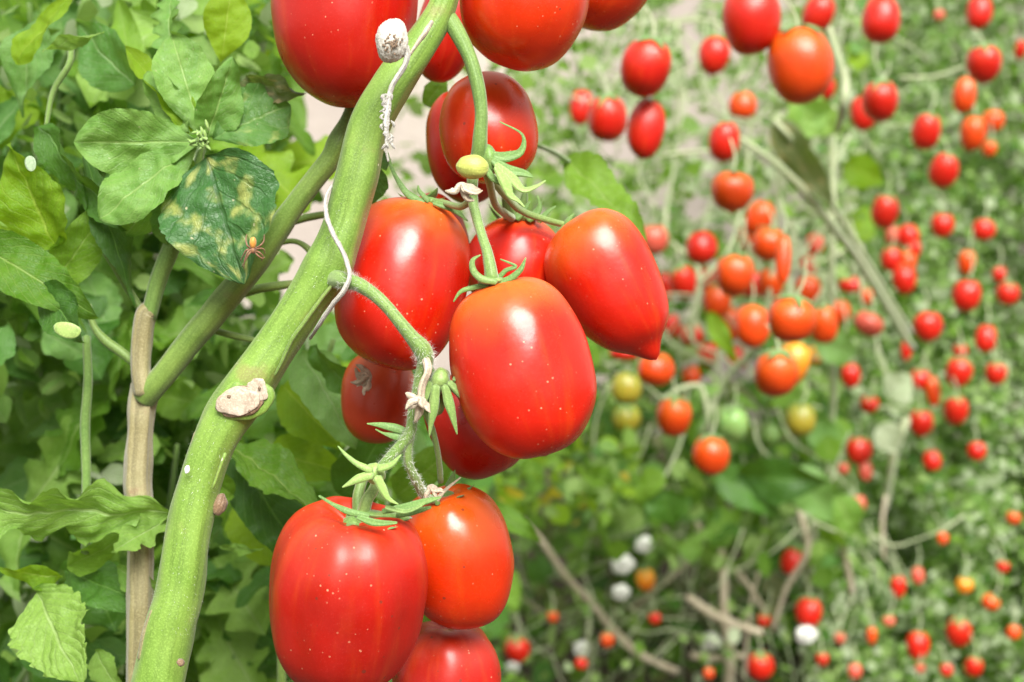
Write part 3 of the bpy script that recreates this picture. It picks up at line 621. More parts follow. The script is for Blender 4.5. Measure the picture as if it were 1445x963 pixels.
# between stem and tomatoes
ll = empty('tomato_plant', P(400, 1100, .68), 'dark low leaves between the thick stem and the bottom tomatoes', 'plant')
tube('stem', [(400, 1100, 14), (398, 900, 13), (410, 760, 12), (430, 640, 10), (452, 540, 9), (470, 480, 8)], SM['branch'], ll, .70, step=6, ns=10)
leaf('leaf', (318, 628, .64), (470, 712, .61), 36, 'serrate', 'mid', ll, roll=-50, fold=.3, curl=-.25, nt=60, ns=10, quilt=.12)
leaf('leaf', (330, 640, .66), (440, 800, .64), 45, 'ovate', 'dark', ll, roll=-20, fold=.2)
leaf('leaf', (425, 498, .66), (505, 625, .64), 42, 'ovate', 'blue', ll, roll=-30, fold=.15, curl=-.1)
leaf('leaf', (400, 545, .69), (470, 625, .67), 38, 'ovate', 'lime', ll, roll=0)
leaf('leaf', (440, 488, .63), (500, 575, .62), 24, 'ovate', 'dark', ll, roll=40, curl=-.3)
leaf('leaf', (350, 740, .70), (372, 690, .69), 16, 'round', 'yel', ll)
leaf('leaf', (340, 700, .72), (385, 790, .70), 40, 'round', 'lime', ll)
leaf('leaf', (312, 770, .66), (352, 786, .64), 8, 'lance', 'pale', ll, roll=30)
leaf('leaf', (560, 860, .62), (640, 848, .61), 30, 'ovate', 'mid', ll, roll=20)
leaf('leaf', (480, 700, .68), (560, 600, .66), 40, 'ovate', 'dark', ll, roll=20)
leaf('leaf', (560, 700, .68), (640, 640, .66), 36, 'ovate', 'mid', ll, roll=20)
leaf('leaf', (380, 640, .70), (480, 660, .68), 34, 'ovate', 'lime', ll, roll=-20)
# leaf right of the high tomato
rl = leaf('leaf', (800, 226, .80), (912, 326, .76), 34, 'serrate', 'mid', tp, roll=-22, fold=.25, curl=-.12, nt=60, ns=10)
tube('leaf_stalk', [(758, 205, 7, .70), (780, 214, 8, .76), (802, 228, 8, .80)], SM['green'], tp, step=5, ns=8)
leaf('leaf', (545, 240, .60), (500, 200, .62), 20, 'ovate', 'dark', tp, roll=20)
leaf('leaf', (530, 235, .60), (520, 290, .60), 26, 'ovate', 'dark', tp, roll=20)
leaf('leaf', (600, 150, .66), (632, 108, .66), 18, 'ovate', 'mid', tp, roll=20)

# ------------------------------------------------------------------ spider on the blotched leaf
def spider(px, py, D):
    s = D/FPX; parts = []
    def ell(cx, cy, rx, ry, m, dz=0):
        M = frame(px+cx, py+cy, D-dz*s, 4, 10); V, F, UV = tomato_data(rx*s, ry*s, lump=.06, dip=0, box=1, boxl=1, seed=1, nu=16, nv=12)
        parts.append(([tuple(M @ Vector(v)) for v in V], F, UV, m))
    ell(0, -4, 5, 8.5, 0, 4); ell(0, 7, 3.5, 4.5, 1, 3)
    for sx, q in ((-1, [(2, 8, 3), (6, 12, 8), (10, 20, 6), (16, 30, 0)]), (-1, [(2, 5, 3), (8, 10, 8), (12, 22, 5), (13, 33, 0)]), (-1, [(3, 4, 3), (8, 0, 9), (10, -8, 5), (9, -16, 0)]), (-1, [(3, 6, 3), (9, 6, 8), (14, 14, 4), (18, 22, 0)]),
                  (1, [(2, 8, 3), (8, 9, 8), (14, 15, 5), (12, 22, 0)]), (1, [(3, 6, 3), (9, 4, 8), (15, 5, 5), (17, 12, 0)]), (1, [(3, 4, 3), (10, 0, 9), (15, -6, 5), (16, -16, 0)]), (1, [(3, 9, 3), (7, 14, 8), (13, 18, 5), (17, 16, 0)])):
        pts = []
        for i, (a, b, c) in enumerate(q):
            v = P(px+sx*a, py+b, D-c*s); pts.append((v.x, v.y, v.z, (1.5, 1.3, 1.0, .5)[i]*s))
        parts.append((*tube_data(pts, step=4, ns=6, rough=.15), 1))
    V, F, UV, mi = join(parts)
    return tag(link('spider', mesh('spider', V, F, [SPO, SPB], UV, mi)), 'small orange-brown spider on the tip of the blotched dark leaf', 'spider')
SPO = stem_mat('spider_abdomen', (.55, .20, .03), (.65, .32, .05), (.10, .04, .02)); SPB = stem_mat('spider_legs', (.14, .06, .03), (.24, .11, .05))
spider(357, 347, .556)

# ------------------------------------------------------------------ ground, wall
def soil():
    m, nt, b, n, l = nmat('soil')
    tc = N(nt, 'TexCoord'); a = N(nt, 'TexNoise', Scale=9., Detail=8.); l.new(tc.outputs['Object'], a.inputs[0])
    c = N(nt, 'TexNoise', Scale=70., Detail=6.); l.new(tc.outputs['Object'], c.inputs[0])
    col = MX(nt, MR(nt, a.outputs[0], .35, .65), (.035, .027, .016), (.07, .055, .03)); col = MX(nt, MR(nt, c.outputs[0], .5, .7, 0, .6), col, (.11, .09, .06))
    l.new(col, b.inputs[0]); b.inputs['Roughness'].default_value = .95; l.new(bump(nt, c.outputs[0], .02, .9), b.inputs['Normal']); return m
def plaster():
    m, nt, b, n, l = nmat('pale_plaster')
    tc = N(nt, 'TexCoord'); a = N(nt, 'TexNoise', Scale=1.8, Detail=7.); l.new(tc.outputs['Object'], a.inputs[0])
    c = N(nt, 'TexNoise', Scale=40., Detail=6.); l.new(tc.outputs['Object'], c.inputs[0])
    col = MX(nt, MR(nt, a.outputs[0], .35, .65), (.37, .32, .295), (.46, .41, .36)); col = MX(nt, MR(nt, c.outputs[0], .5, .7, 0, .35), col, (.33, .28, .24))
    l.new(col, b.inputs[0]); b.inputs['Roughness'].default_value = .9; l.new(bump(nt, c.outputs[0], .01, .5), b.inputs['Normal']); return m
# ground: fine near sheet stretching to the horizon
xs = np.concatenate([[-90, -30, -10], np.linspace(-4, 4, 61), [10, 30, 90]]); ys = np.concatenate([[-60, -15], np.linspace(-1, 6, 61), [15, 60, 120]])
V = []; 
for y in ys:
    for x in xs:
        V.append((x, y, .03*mnoise.noise(Vector((x*2.2, y*2.2, 0)))+.015*mnoise.noise(Vector((x*7, y*7, 3))) if abs(x) < 5 and -2 < y < 7 else 0))
nx = len(xs); F = [(j*nx+i, j*nx+i+1, (j+1)*nx+i+1, (j+1)*nx+i) for j in range(len(ys)-1) for i in range(nx-1)]
tag(link('ground', mesh('ground', V, F, soil(), np.zeros((len(V), 2)))), kind='structure')
def boxd(x0, x1, y0, y1, z0, z1):
    V = [(x, y, z) for z in (z0, z1) for y in (y0, y1) for x in (x0, x1)]
    return V, [(0, 2, 3, 1), (4, 5, 7, 6), (0, 1, 5, 4), (2, 6, 7, 3), (0, 4, 6, 2), (1, 3, 7, 5)], [(0, 0)]*8
wl = empty('garden_wall', (0, 4.2, 0), 'pale pinkish plaster wall far behind the plants', 'wall')
q = boxd(-6, 6, 4.2, 4.4, -.1, 2.3); link('wall_face', mesh('wall_face', *q[:2], plaster(), q[2], smooth=False), wl)
q = boxd(-6.03, 6.03, 4.17, 4.43, 2.303, 2.38); link('coping', mesh('coping', *q[:2], plaster(), q[2], smooth=False), wl)

# ------------------------------------------------------------------ background fruit (px,py,rx,ry,angle,colour,label)
BG = [
(911,95,36,42,12,'bred','heart-shaped red tomato, larger of the loose group left of the far vine'),
(820,152,17,25,0,'bred','leftmost small dark tomato of the loose group left of the far vine'),
(857,167,28,33,-10,'bred','dark red tomato second from left in the loose group'),
(912,182,27,42,8,'bred','red tomato hanging below the heart-shaped one'),
(1008,79,22,27,15,'bred','small red tomato left of the big blurred pair at the top'),
(1060,27,41,50,-5,'bred','big blurred red tomato cut by the top edge with a white dot'),
(1155,20,22,28,15,'bred','red tomato at the top edge behind the big orange-red one'),
(1130,92,46,54,0,'bora','big blurred orange-red tomato, largest of the far vine'),
(1162,125,17,18,0,'bred','small red tomato peeking from behind the big orange-red one'),
(1048,150,20,21,0,'bora','round orange-red tomato below the big blurred pair'),
(1022,200,22,29,5,'bred','oval red tomato at the upper end of the diagonal vine'),
(1033,270,30,29,0,'bora','orange-red tomato with a green cap left of the diagonal vine'),
(1072,308,20,27,20,'bora','orange tomato partly hidden below the green-capped one'),
(1243,28,27,33,0,'bred','red tomato with a green cap alone at the top edge'),
(1382,18,18,24,5,'bred','red tomato in the upper right corner, cut by the top edge'),
(1388,90,24,28,0,'bred','large red tomato near the right edge, second from the top corner'),
(1361,134,16,26,5,'bora','slim orange-red tomato just below the large one near the right edge'),
(1373,188,18,25,0,'bora','orange-red tomato touching two smaller ones near the right edge'),
(1401,172,16,16,0,'bora','small round orange tomato right of the slim one'),
(1396,210,10,12,0,'bora','tiny orange tomato under the round one at the right edge'),
(1307,185,20,27,0,'bred','oval red tomato standing alone left of the right-edge group'),
(1219,160,19,25,-5,'bred','front tomato of the overlapping pair right of the white strip'),
(1242,143,25,30,0,'bred','rear tomato of the overlapping pair right of the white strip'),
(1332,240,20,26,0,'bred','dark red tomato alone below the right-edge group'),
(1440,70,8,14,0,'bred','sliver of a red tomato on the right edge near the top'),
(1325,22,8,8,0,'bpin','faint pink tomato between the two top right ones'),
(1249,299,19,25,5,'bred','top tomato of the red string right of the diagonal vine'),
(1259,332,10,14,0,'bpin','pinkish small tomato under the top one of the red string'),
(1282,334,15,18,0,'bred','right shoulder tomato of the red string'),
(1290,352,9,13,0,'bred','small tomato at the right of the red string'),
(1258,366,15,18,0,'bred','left middle tomato of the red string'),
(1281,369,12,15,0,'bora','right middle orange-red tomato of the red string'),
(1276,395,17,21,0,'bred','bottom tomato of the red string right of the vine'),
(1330,318,16,18,0,'bred','round red tomato right of the red string'),
(1388,324,16,16,0,'bred','round red tomato near the right edge at mid height of the upper half'),
(1364,370,12,18,0,'bora','slim tomato just above the large round one at right'),
(1364,417,20,23,0,'bred','large round red tomato below the slim one at right'),
(1410,387,10,12,0,'bred','smaller upper tomato of the touching pair at the right edge'),
(1422,415,16,17,0,'bred','larger lower tomato of the touching pair at the right edge'),
(1309,461,20,22,0,'bred','red tomato at the lower end of the diagonal vine'),
(1226,457,21,17,20,'bpin','pinkish tomato lying sideways left of the vine end'),
(1200,402,17,12,0,'bred','flat red tomato left of the diagonal vine'),
(1222,418,10,13,0,'bora','small orange tomato against the diagonal vine'),
(1105,366,11,36,0,'bora','long thin orange tomato seen upright between stems'),
(1140,375,12,16,0,'bred','dark small tomato behind the upright stems'),
(1200,530,14,18,-5,'bred','red tomato just above the small round one in the green patch'),
(1227,571,13,13,0,'bred','small round red tomato in the green patch'),
(1212,636,18,20,0,'bred','dark red round tomato above two tiny pale ones'),
(1190,661,8,9,0,'bpin','tiny pale left tomato under the dark round one'),
(1221,665,10,14,0,'bpin','tiny pale right tomato under the dark round one'),
(1300,597,17,20,0,'bred','red tomato left of the bright oval one in the lower right'),
(1315,650,13,16,-10,'bred','small red tomato lowest of the right hand column'),
(1349,579,17,23,0,'bred','bright oval tomato with pale sheen at right'),
(1353,526,18,22,0,'bred','red tomato with a small one on its top at right'),
(1355,495,10,10,0,'bred','small tomato sitting on top of a larger one at right'),
(1391,478,15,20,0,'bred','oval red tomato near the right edge at mid height'),
(1405,527,15,18,0,'bred','red tomato nearest the right edge below mid height'),
(1378,637,13,14,0,'bred','small round tomato alone in the lower right greenery'),
(1298,535,15,15,0,'bred','round red tomato touching an orange slim one'),
(1316,552,11,22,-15,'bora','slim orange tomato leaning against a round red one'),
(1279,495,8,15,0,'bred','thin dark tomato under the diagonal vine tip'),
(923,338,20,22,0,'bpin','pale blurred tomato right of the pointed near tomato'),
(965,398,20,25,-15,'bred','dark red tomato left in the far central bunch'),
(938,405,12,22,0,'bred','slim red tomato beside the pointed near tomato'),
(1037,388,27,31,0,'bora','orange-red tomato with a bright sheen in the far central bunch'),
(975,472,18,16,0,'bred','dark shaded tomato in the left of the far central bunch'),
(1062,460,25,31,0,'bora','oval orange tomato in the middle row of the far bunch'),
(1032,458,16,24,0,'bora','orange tomato tucked left of the oval one in the middle row'),
(1117,450,34,33,0,'bora','large round orange-red tomato in the middle row of the far bunch'),
(1162,458,20,28,0,'bora','right end tomato of the middle row of the far bunch'),
(1095,527,31,34,8,'bora','glossy orange tomato below the middle row of the far bunch'),
(1118,514,24,34,20,'byel','yellow-orange tomato behind the glossy orange one'),
(925,521,26,24,0,'bora','round orange-red tomato under the pointed near tomato'),
(882,498,22,12,0,'bred','red tomato mostly hidden under the pointed near tomato'),
(951,588,25,30,0,'bora','oval orange-red tomato hanging from a bent pale stalk'),
(1003,642,26,28,0,'bora','orange tomato lowest of the far central bunch'),
(884,547,22,24,0,'bgry','yellowish green tomato deep in shade beside the front cluster'),
(884,590,20,20,0,'bgry','brownish green tomato deep in shade below the yellowish one'),
(1034,598,22,25,0,'bgre','unripe pale green tomato in the far central bunch'),
(1086,613,14,15,0,'bgre','small unripe green tomato right of the pale green one'),
(1130,592,21,24,0,'bgry','yellow-green tomato below the yellow-orange one'),
(1085,345,24,24,10,'bora','orange tomato behind upright stems in the upper far bunch'),
(990,350,22,24,0,'bred','round red tomato upper left in the far bunch behind thin stems'),
(1012,425,20,24,0,'bora','orange-red tomato just under the sheen-topped one'),
(1000,395,16,20,0,'bred','shaded red tomato left of the sheen-topped one'),
(1140,410,18,22,0,'bora','orange tomato above the right end of the middle row'),
(1060,335,18,22,0,'bora','orange tomato high in the far bunch under the partly hidden one'),
(1150,345,13,16,0,'bred','small red tomato high right in the far bunch by an upright stem'),
(1000,500,17,18,0,'bred','dark red tomato under the left of the middle row'),
(1040,505,16,17,0,'bred','dark red tomato under the oval one of the middle row'),
(975,530,14,15,0,'bora','small orange tomato right of the one under the pointed tomato'),
(1185,440,15,17,0,'bora','small orange tomato past the right end of the middle row'),
(945,460,15,18,0,'bred','shaded red tomato just right of the pointed near tomato'),
(1150,500,13,14,0,'byel','little yellow-orange tomato right of the yellow-orange one'),
(1060,400,20,20,0,'bred','dark red tomato half hidden in the upper far bunch'),
(1088,400,18,26,0,'bora','orange-red tomato behind the long thin one'),
(1210,711,12,13,-20,'bpin','pale pinkish tomato in the leaves under the dark round one'),
(1118,793,16,20,5,'bred','dark crimson tomato among the dry twigs'),
(1141,864,19,22,0,'bred','bright red tomato above a white blossom near the bottom'),
(1267,828,11,17,0,'bred','small red tomato in the low greenery left of an orange one'),
(1295,812,9,13,0,'bpin','small salmon tomato in the low greenery'),
(1254,876,9,8,0,'bpin','tiny dull tomato low in the greenery'),
(1295,911,16,21,0,'bred','red tomato near the bottom, left of the largest low one'),
(1353,892,18,23,-5,'bred','largest low red tomato near the bottom right corner'),
(1374,940,13,16,0,'bred','small red tomato at the bottom right below the largest low one'),
(1398,850,13,11,30,'bora','orange oval tomato lying tilted near the bottom right'),
(1430,731,10,10,0,'bora','small orange tomato on the right edge'),
(1430,892,10,11,0,'bora','small orange-red tomato at the lower right edge'),
(1206,947,10,12,0,'bpin','pale tomato at the very bottom of the picture'),
(1230,897,7,13,0,'bora','tiny slim orange tomato low in the greenery'),
(1185,900,8,10,0,'bpin','tiny brownish tomato right of the one with the white blossom'),
(1298,942,7,8,0,'bpin','tiny pale tomato right below a low red one'),
(1361,826,12,12,0,'byel','amber yellow tomato low in the right greenery'),
(1330,760,8,9,0,'bora','tiny orange tomato alone in the lower right greenery'),
(1335,945,9,10,0,'bred','tiny red tomato at the bottom edge near the right corner'),
(1160,930,9,11,0,'bred','tiny red tomato at the bottom edge right of the twigs'),
(1415,800,9,10,0,'bred','tiny red tomato near the right edge above the tilted orange one'),
(1000,950,8,9,0,'bora','tiny orange tomato at the bottom edge among twigs'),
(780,870,8,9,0,'bora','tiny orange tomato in the dark weeds above the red one'),
(730,916,18,20,0,'bred','red tomato beside the lowest near tomato, above a white blossom'),
(911,818,14,17,0,'byel','small red and yellow tomato among three white buds'),
(820,936,9,9,0,'bred','tiny red tomato under a white bud near the bottom'),
(857,903,10,11,0,'bora','small orange tomato on the long dry twig'),
(924,873,9,9,0,'bred','tiny red tomato in the weeds right of the long twig'),
(1078,875,10,10,0,'bred','tiny dark tomato where the dry twigs cross'),
(1073,939,19,20,0,'bred','round red tomato at the bottom edge between twigs'),
]
def bgdepth(px, py, rx, ry):
    m = max(rx, ry*.8); D = FPX*.018/m
    lo, hi = 1.05, 1.88+.4*(1-py/963)
    return min(hi, max(lo, D))
protos = []
for k in range(7):
    V, F, UV = tomato_data(1, 1, lump=.05, dip=.08, box=.9, boxl=.95, tip=(.0, .08, .0, .05, .12, 0, .03)[k], egg=(.0, .06, -.05, .03, .1, 0, -.03)[k], seed=k, rib=.012, nu=28, nv=20)
    protos.append((V, F, UV))
def star(seed):
    rnd = random.Random(seed); pr = [tube_data([(0, 0, -.02, .14), (0, 0, .06, .10)], step=2, ns=8)]
    for i in range(5):
        a = 2*PI*i/5+rnd.uniform(-.2, .2); L = rnd.uniform(.55, .8); c = rnd.uniform(-.25, .25)
        pr.append(tube_data([(0, 0, .02, .08), (.4*L*math.cos(a), .4*L*math.sin(a), .04, .13), (L*math.cos(a), L*math.sin(a), -.08+c, .02)], step=2, ns=6, flat=.3, hint=(0, 0, 1)))
    V, F, UV, mi = join(pr); return mesh('calyx', V, F, SM['sepal'], UV)
stars = [star(i) for i in range(4)]
pm = {}
tom_list = []
for i, (px, py, rx, ry, an, c, lab) in enumerate(BG):
    D = bgdepth(px, py, rx, ry); s = D/FPX; rnd = random.Random(i)
    tilt = rnd.uniform(-8, 28); M = frame(px, py, D, an+rnd.uniform(-8, 8), tilt, rnd.uniform(0, 360))
    root = empty('small_tomato', (0, 0, 0), lab, 'tomato', 'small tomatoes on the plants behind'); root.matrix_basis = M
    key = (i % 7, c)
    if key not in pm:
        V, F, UV = protos[key[0]]; pm[key] = mesh('fruit', V, F, TM[c], UV)
    link('fruit', pm[key], root, M @ Matrix.Diagonal((rx*s, rx*s, ry*s, 1)))
    cm = M @ Matrix.Translation((0, 0, ry*s*.94)) @ Matrix.Diagonal((rx*s*1.35, rx*s*1.35, rx*s*1.1, 1))
    link('calyx', stars[i % 4], root, cm)
    top = M @ Vector((0, 0, ry*s*.9)); e = top+Vector((rnd.uniform(-.01, .01), rnd.uniform(.004, .02), rnd.uniform(.02, .035)))
    q = tube_data([(*top, .0011), (*((top+e)/2+Vector((.003, 0, 0))), .0010), (*e, .0010)], step=3, ns=6)
    link('fruit_stalk', mesh('fruit_stalk', q[0], q[1], SM['vine'], q[2]), root)
    tom_list.append((px, py, rx, ry, D))
TL = np.array(tom_list)
def buds():
    for px, py, rx, ry, D, an, lab in ((909, 768, 14, 12, 1.9, 20, 'top white bud of the three by the red and yellow tomato'), (878, 796, 18, 13, 1.9, 20, 'left white bud of the three by the red and yellow tomato'), (876, 836, 13, 11, 1.9, 10, 'lowest white bud of the three by the red and yellow tomato'),
            (822, 915, 12, 12, 2.0, 0, 'round white bud on the tiny red tomato at the bottom'), (1137, 896, 16, 12, 1.9, 0, 'white blossom under the bright red tomato near the bottom'), (1003, 905, 16, 12, 2.0, 50, 'white blossom between the crossing dry twigs'),
            (724, 942, 9, 10, 2.0, 0, 'white blossom under the red tomato beside the lowest near tomato')):
        r = empty('white_bud', P(px, py, D), lab, 'blossom', 'white buds low in the weeds')
        for k in range(5):
            a = k*2*PI/5; blob('petal', px+math.cos(a)*rx*.4, py+math.sin(a)*ry*.35, rx*.62, ry*.7, D-.002*k, SM['white'], r, ang=an+k*30, depth=.5, seed=k, nu=10, nv=8)
        q = tube_data([(*P(px, py, D+.004), .001), (*P(px+3, py+18, D+.01), .001), (*P(px+2, py+45, D+.02), .001)], step=3, ns=6)
        link('bud_stalk', mesh('bud_stalk', q[0], q[1], SM['green'], q[2]), r)
buds()

# ------------------------------------------------------------------ leaf clouds
def rotm(y, z):
    y = y/np.linalg.norm(y, axis=1)[:, None]; z = z-y*(z*y).sum(1)[:, None]; z /= np.linalg.norm(z, axis=1)[:, None]+1e-9
    x = np.cross(y, z); return np.stack([x, y, z], axis=2)
def tmpl(W, nt=4, fold=.3, curl=-.25, tip=.8):
    V = []; UV = []; F = []
    for i in range(nt+1):
        t = i/nt; w_ = (math.sin(PI*t**tip)**.8 if 0 < i < nt else .04)*W
        for s in (-1, 0, 1): V.append((s*w_, t, fold*abs(s)*w_+curl*t*t)); UV.append((.5+.5*s, t))
    for i in range(nt):
        for j in (0, 1): a = i*3+j; F.append((a, a+1, a+4, a+3))
    return np.array(V), np.array(F), np.array(UV)
TP = [tmpl(.34), tmpl(.45, fold=.15, curl=-.1), tmpl(.15, curl=-.4), tmpl(.55, fold=.1, curl=.1, tip=1)]
LMESH = {}
def pts_orient(n, rnd, face=.55):
    y = rnd.normal(size=(n, 3)); y[:, 2] -= .35
    z = rnd.normal(size=(n, 3))*.75; z[:, 2] += .9; z[:, 1] -= face
    return y, z
def hides(px, py, D, m=1.05, sz=0):
    """true where a leaf would stand in front of a fruit"""
    out = np.zeros(len(px), bool)
    for a, b, rx, ry, d in TL:
        out |= (((px-a)/(rx*m+2+sz))**2+((py-b)/(ry*m+2+sz))**2 < 1) & (D < d+.02)
    return out
def PN(px, py, D):
    x = (px-CX)/FPX*D; y = (CY-py)/FPX*D; Rn, Un, Fn, Cn = (np.array(v) for v in (R_, U_, F_, C_))
    return Cn+x[:, None]*Rn+y[:, None]*Un+D[:, None]*Fn
def cloud(parent, px, py, D, size, mats, seed, nobj=60, wts=None, face=.55, name='foliage', keepfruit=True):
    rnd = np.random.RandomState(seed)
    C = PN(px, py, D); ok = C[:, 2] > .01
    if keepfruit: ok &= ~hides(px, py, D, sz=size*FPX/D*.55)
    px, py, D, C, size = px[ok], py[ok], D[ok], C[ok], size[ok]; n = len(px)
    y, z = pts_orient(n, rnd, face); R = rotm(y, z); mi = rnd.choice(len(mats), n, p=wts); ti = rnd.randint(0, len(TP), n)
    vis = (px > 0) & (px < 1445) & (py > 0) & (py < 963)
    order = np.argsort(np.where(vis, D, 99)-size*3); single = set(order[:nobj].tolist())
    Vs, Fs, UVs, MI, off = [], [], [], [], 0
    for t in range(len(TP)):
        idx = np.array([i for i in np.where(ti == t)[0] if i not in single])
        if len(idx) == 0: continue
        V, F, UV = TP[t]; W = np.einsum('nij,vj->nvi', R[idx], V)*size[idx, None, None]+C[idx][:, None, :]
        Vs.append(W.reshape(-1, 3)); k = len(V)
        Fs.append((F[None]+(np.arange(len(idx))*k)[:, None, None]+off).reshape(-1, 4)); off += k*len(idx)
        UVs.append(np.tile(UV, (len(idx), 1))); MI.append(np.repeat(mi[idx], len(F)))
    if Vs:
        loc = C.mean(0); me = mesh(name, np.vstack(Vs)-loc, np.vstack(Fs), [LM[m] for m in mats], np.vstack(UVs), np.concatenate(MI))
        tag(link(name, me, parent, Matrix.Translation(loc)), kind='stuff')
    for i in single:
        key = (int(ti[i]), mats[mi[i]])
        if key not in LMESH: LMESH[key] = mesh('leaf', *[TP[key[0]][0], TP[key[0]][1].tolist()], LM[key[1]], TP[key[0]][2])
        M = Matrix(R[i].tolist()).to_4x4() @ Matrix.Diagonal((size[i],)*3+(1,)); M.translation = Vector(C[i].tolist())
        link('leaf', LMESH[key], parent, M)
def ridge(px, py):      # uneven front of the thicket
    return np.array([.16*mnoise.noise(Vector((a/110, b/110, 7)))+.08*mnoise.noise(Vector((a/40, b/40, 2))) for a, b in zip(px, py)])

# right hand thicket: five bushes side by side
rs = np.random.RandomState(5)
names = ['airy green bush left of the far diagonal vine end', 'green bush behind the string of red tomatoes', 'dense green bush behind the right hand tomatoes', 'green bush on the right edge', 'green bush beyond the right edge']
rng = [(1165, 1240), (1240, 1310), (1310, 1385), (1385, 1480), (1480, 1800)]
for k, (a, b) in enumerate(rng):
    root = empty('tomato_bush', PN(np.array([(a+b)/2]), np.array([600.]), np.array([2.6]))[0]*np.array([1, 1, 0]), names[k]+', dotted with small fruit', 'bush', 'green bushes on the right')
    n = int((b-a)*190); px = rs.uniform(a-25, b+25, n); py = rs.uniform(-260, 1080, n); dep = rs.uniform(0, 1, n)**1.4
    D = 1.95+.75*(1-py/963)+ridge(px, py)+dep*.8
    cloud(root, px, py, D, rs.uniform(.008, .022, n), ['cup', 'cupl', 'mid', 'dark'], 10+k, nobj=70 if k < 4 else 0, wts=[.44, .36, .15, .05], name='foliage')
    for j in range(3):
        x = rs.uniform(a, b); d = 2.5
        tube('stem', [(x, 1150, 9, d), (x+rs.uniform(-20, 20), 800, 8, d), (x+rs.uniform(-30, 30), 550, 5, d+.2), (x+rs.uniform(-60, 60), 420, 3, d+.5)], SM['green'], root, step=5, ns=8, rough=.1)
    for j in range(6):
        x = rs.uniform(a, b); y0 = rs.uniform(0, 900); d = 1.93+.75*(1-y0/963)
        tube('stem', [(x, y0, 3, d), (x+rs.uniform(-30, 30), y0+60, 3, d), (x+rs.uniform(-40, 40), y0+130, 2, d+.1)], SM['green'], root, step=5, ns=6, rough=.1)

# centre vine: sparse leaves against the wall on top, dense below
root = empty('tomato_bush', P(1030, 1100, 1.9)*1, 'tangled vine carrying the far central bunch of orange tomatoes', 'bush')
def region(root, n, x0, x1, y0, y1, d0, d1, sz, mats, wts, seed, nobj, face=.55, keep=None):
    r = np.random.RandomState(seed); px = r.uniform(x0, x1, n); py = r.uniform(y0, y1, n); D = r.uniform(d0, d1, n)
    if keep is not None:
        ok = np.array([keep(a, b) for a, b in zip(px, py)]); px, py, D = px[ok], py[ok], D[ok]
    cloud(root, px, py, D, r.uniform(sz[0], sz[1], len(px)), mats, seed, nobj, wts, face)
def clump(thr, sc=60, s=1):
    return lambda a, b: mnoise.noise(Vector((a/sc, b/sc, s)))+.4*mnoise.noise(Vector((a/sc*2.5, b/sc*2.5, s+3))) > thr
region(root, 2000, 800, 1200, 320, 800, 1.75, 2.4, (.02, .045), ['mid', 'cup', 'pale', 'dark', 'blue'], [.3, .3, .15, .1, .15], 31, 120, keep=clump(-.15))
region(root, 3400, 900, 1215, -60, 420, 1.8, 2.8, (.010, .024), ['cup', 'cupl', 'mid', 'blue'], [.32, .4, .16, .12], 32, 90, keep=clump(-.12, 45))
region(root, 3000, 690, 960, -60, 400, 1.8, 2.8, (.010, .022), ['cup', 'cupl', 'mid'], [.4, .38, .22], 34, 60, keep=clump(-.08, 45, 8))
region(root, 900, 540, 830, 60, 400, 1.4, 2.4, (.012, .028), ['mid', 'cup', 'pale'], [.35, .4, .25], 33, 30, keep=clump(.02, 50, 5))
def tangle(parent, name, n, x0, x1, y0, y1, d0, d1, w, L, mat, seed, lean=.5, label=None):
    rnd = random.Random(seed); parts = []
    for i in range(n):
        x, y, d = rnd.uniform(x0, x1), rnd.uniform(y0, y1), rnd.uniform(d0, d1); pts = []; a = rnd.gauss(0, lean); st = L*rnd.uniform(.4, 1.2)/4
        for k in range(5):
            pts.append((x, y, w*rnd.uniform(.6, 1.1), d)); x += math.sin(a)*st; y += math.cos(a)*st; a += rnd.gauss(0, .35); d += rnd.uniform(-.02, .02)
        parts.append(tube_data(pp(pts), step=3, ns=5, rough=.2, seed=i))
    V, F, UV, mi = join(parts); o = link(name, mesh(name, V, F, mat, UV), parent)
    return tag(o, label, 'stalks' if label and parent is None else None, kind='stuff')
tangle(root, 'thin_stems', 150, 690, 1230, -60, 420, 1.75, 2.4, 4, 190, SM['vine'], 61, .7)
tangle(root, 'thin_stems', 45, 880, 1230, 420, 760, 1.75, 2.1, 4, 170, SM['vine'], 62, .4)
tangle(None, 'dry_stalks', 60, 850, 1260, 640, 900, 1.95, 2.25, 3, 200, SM['vine'], 63, .5, 'tangle of thin pale green-brown stalks hanging among the dry twigs')
tangle(None, 'dry_stalks', 30, 700, 980, 760, 950, 1.9, 2.3, 3, 150, SM['vine'], 64, 1.0, 'tangle of thin greenish stalks round the long crooked twig')
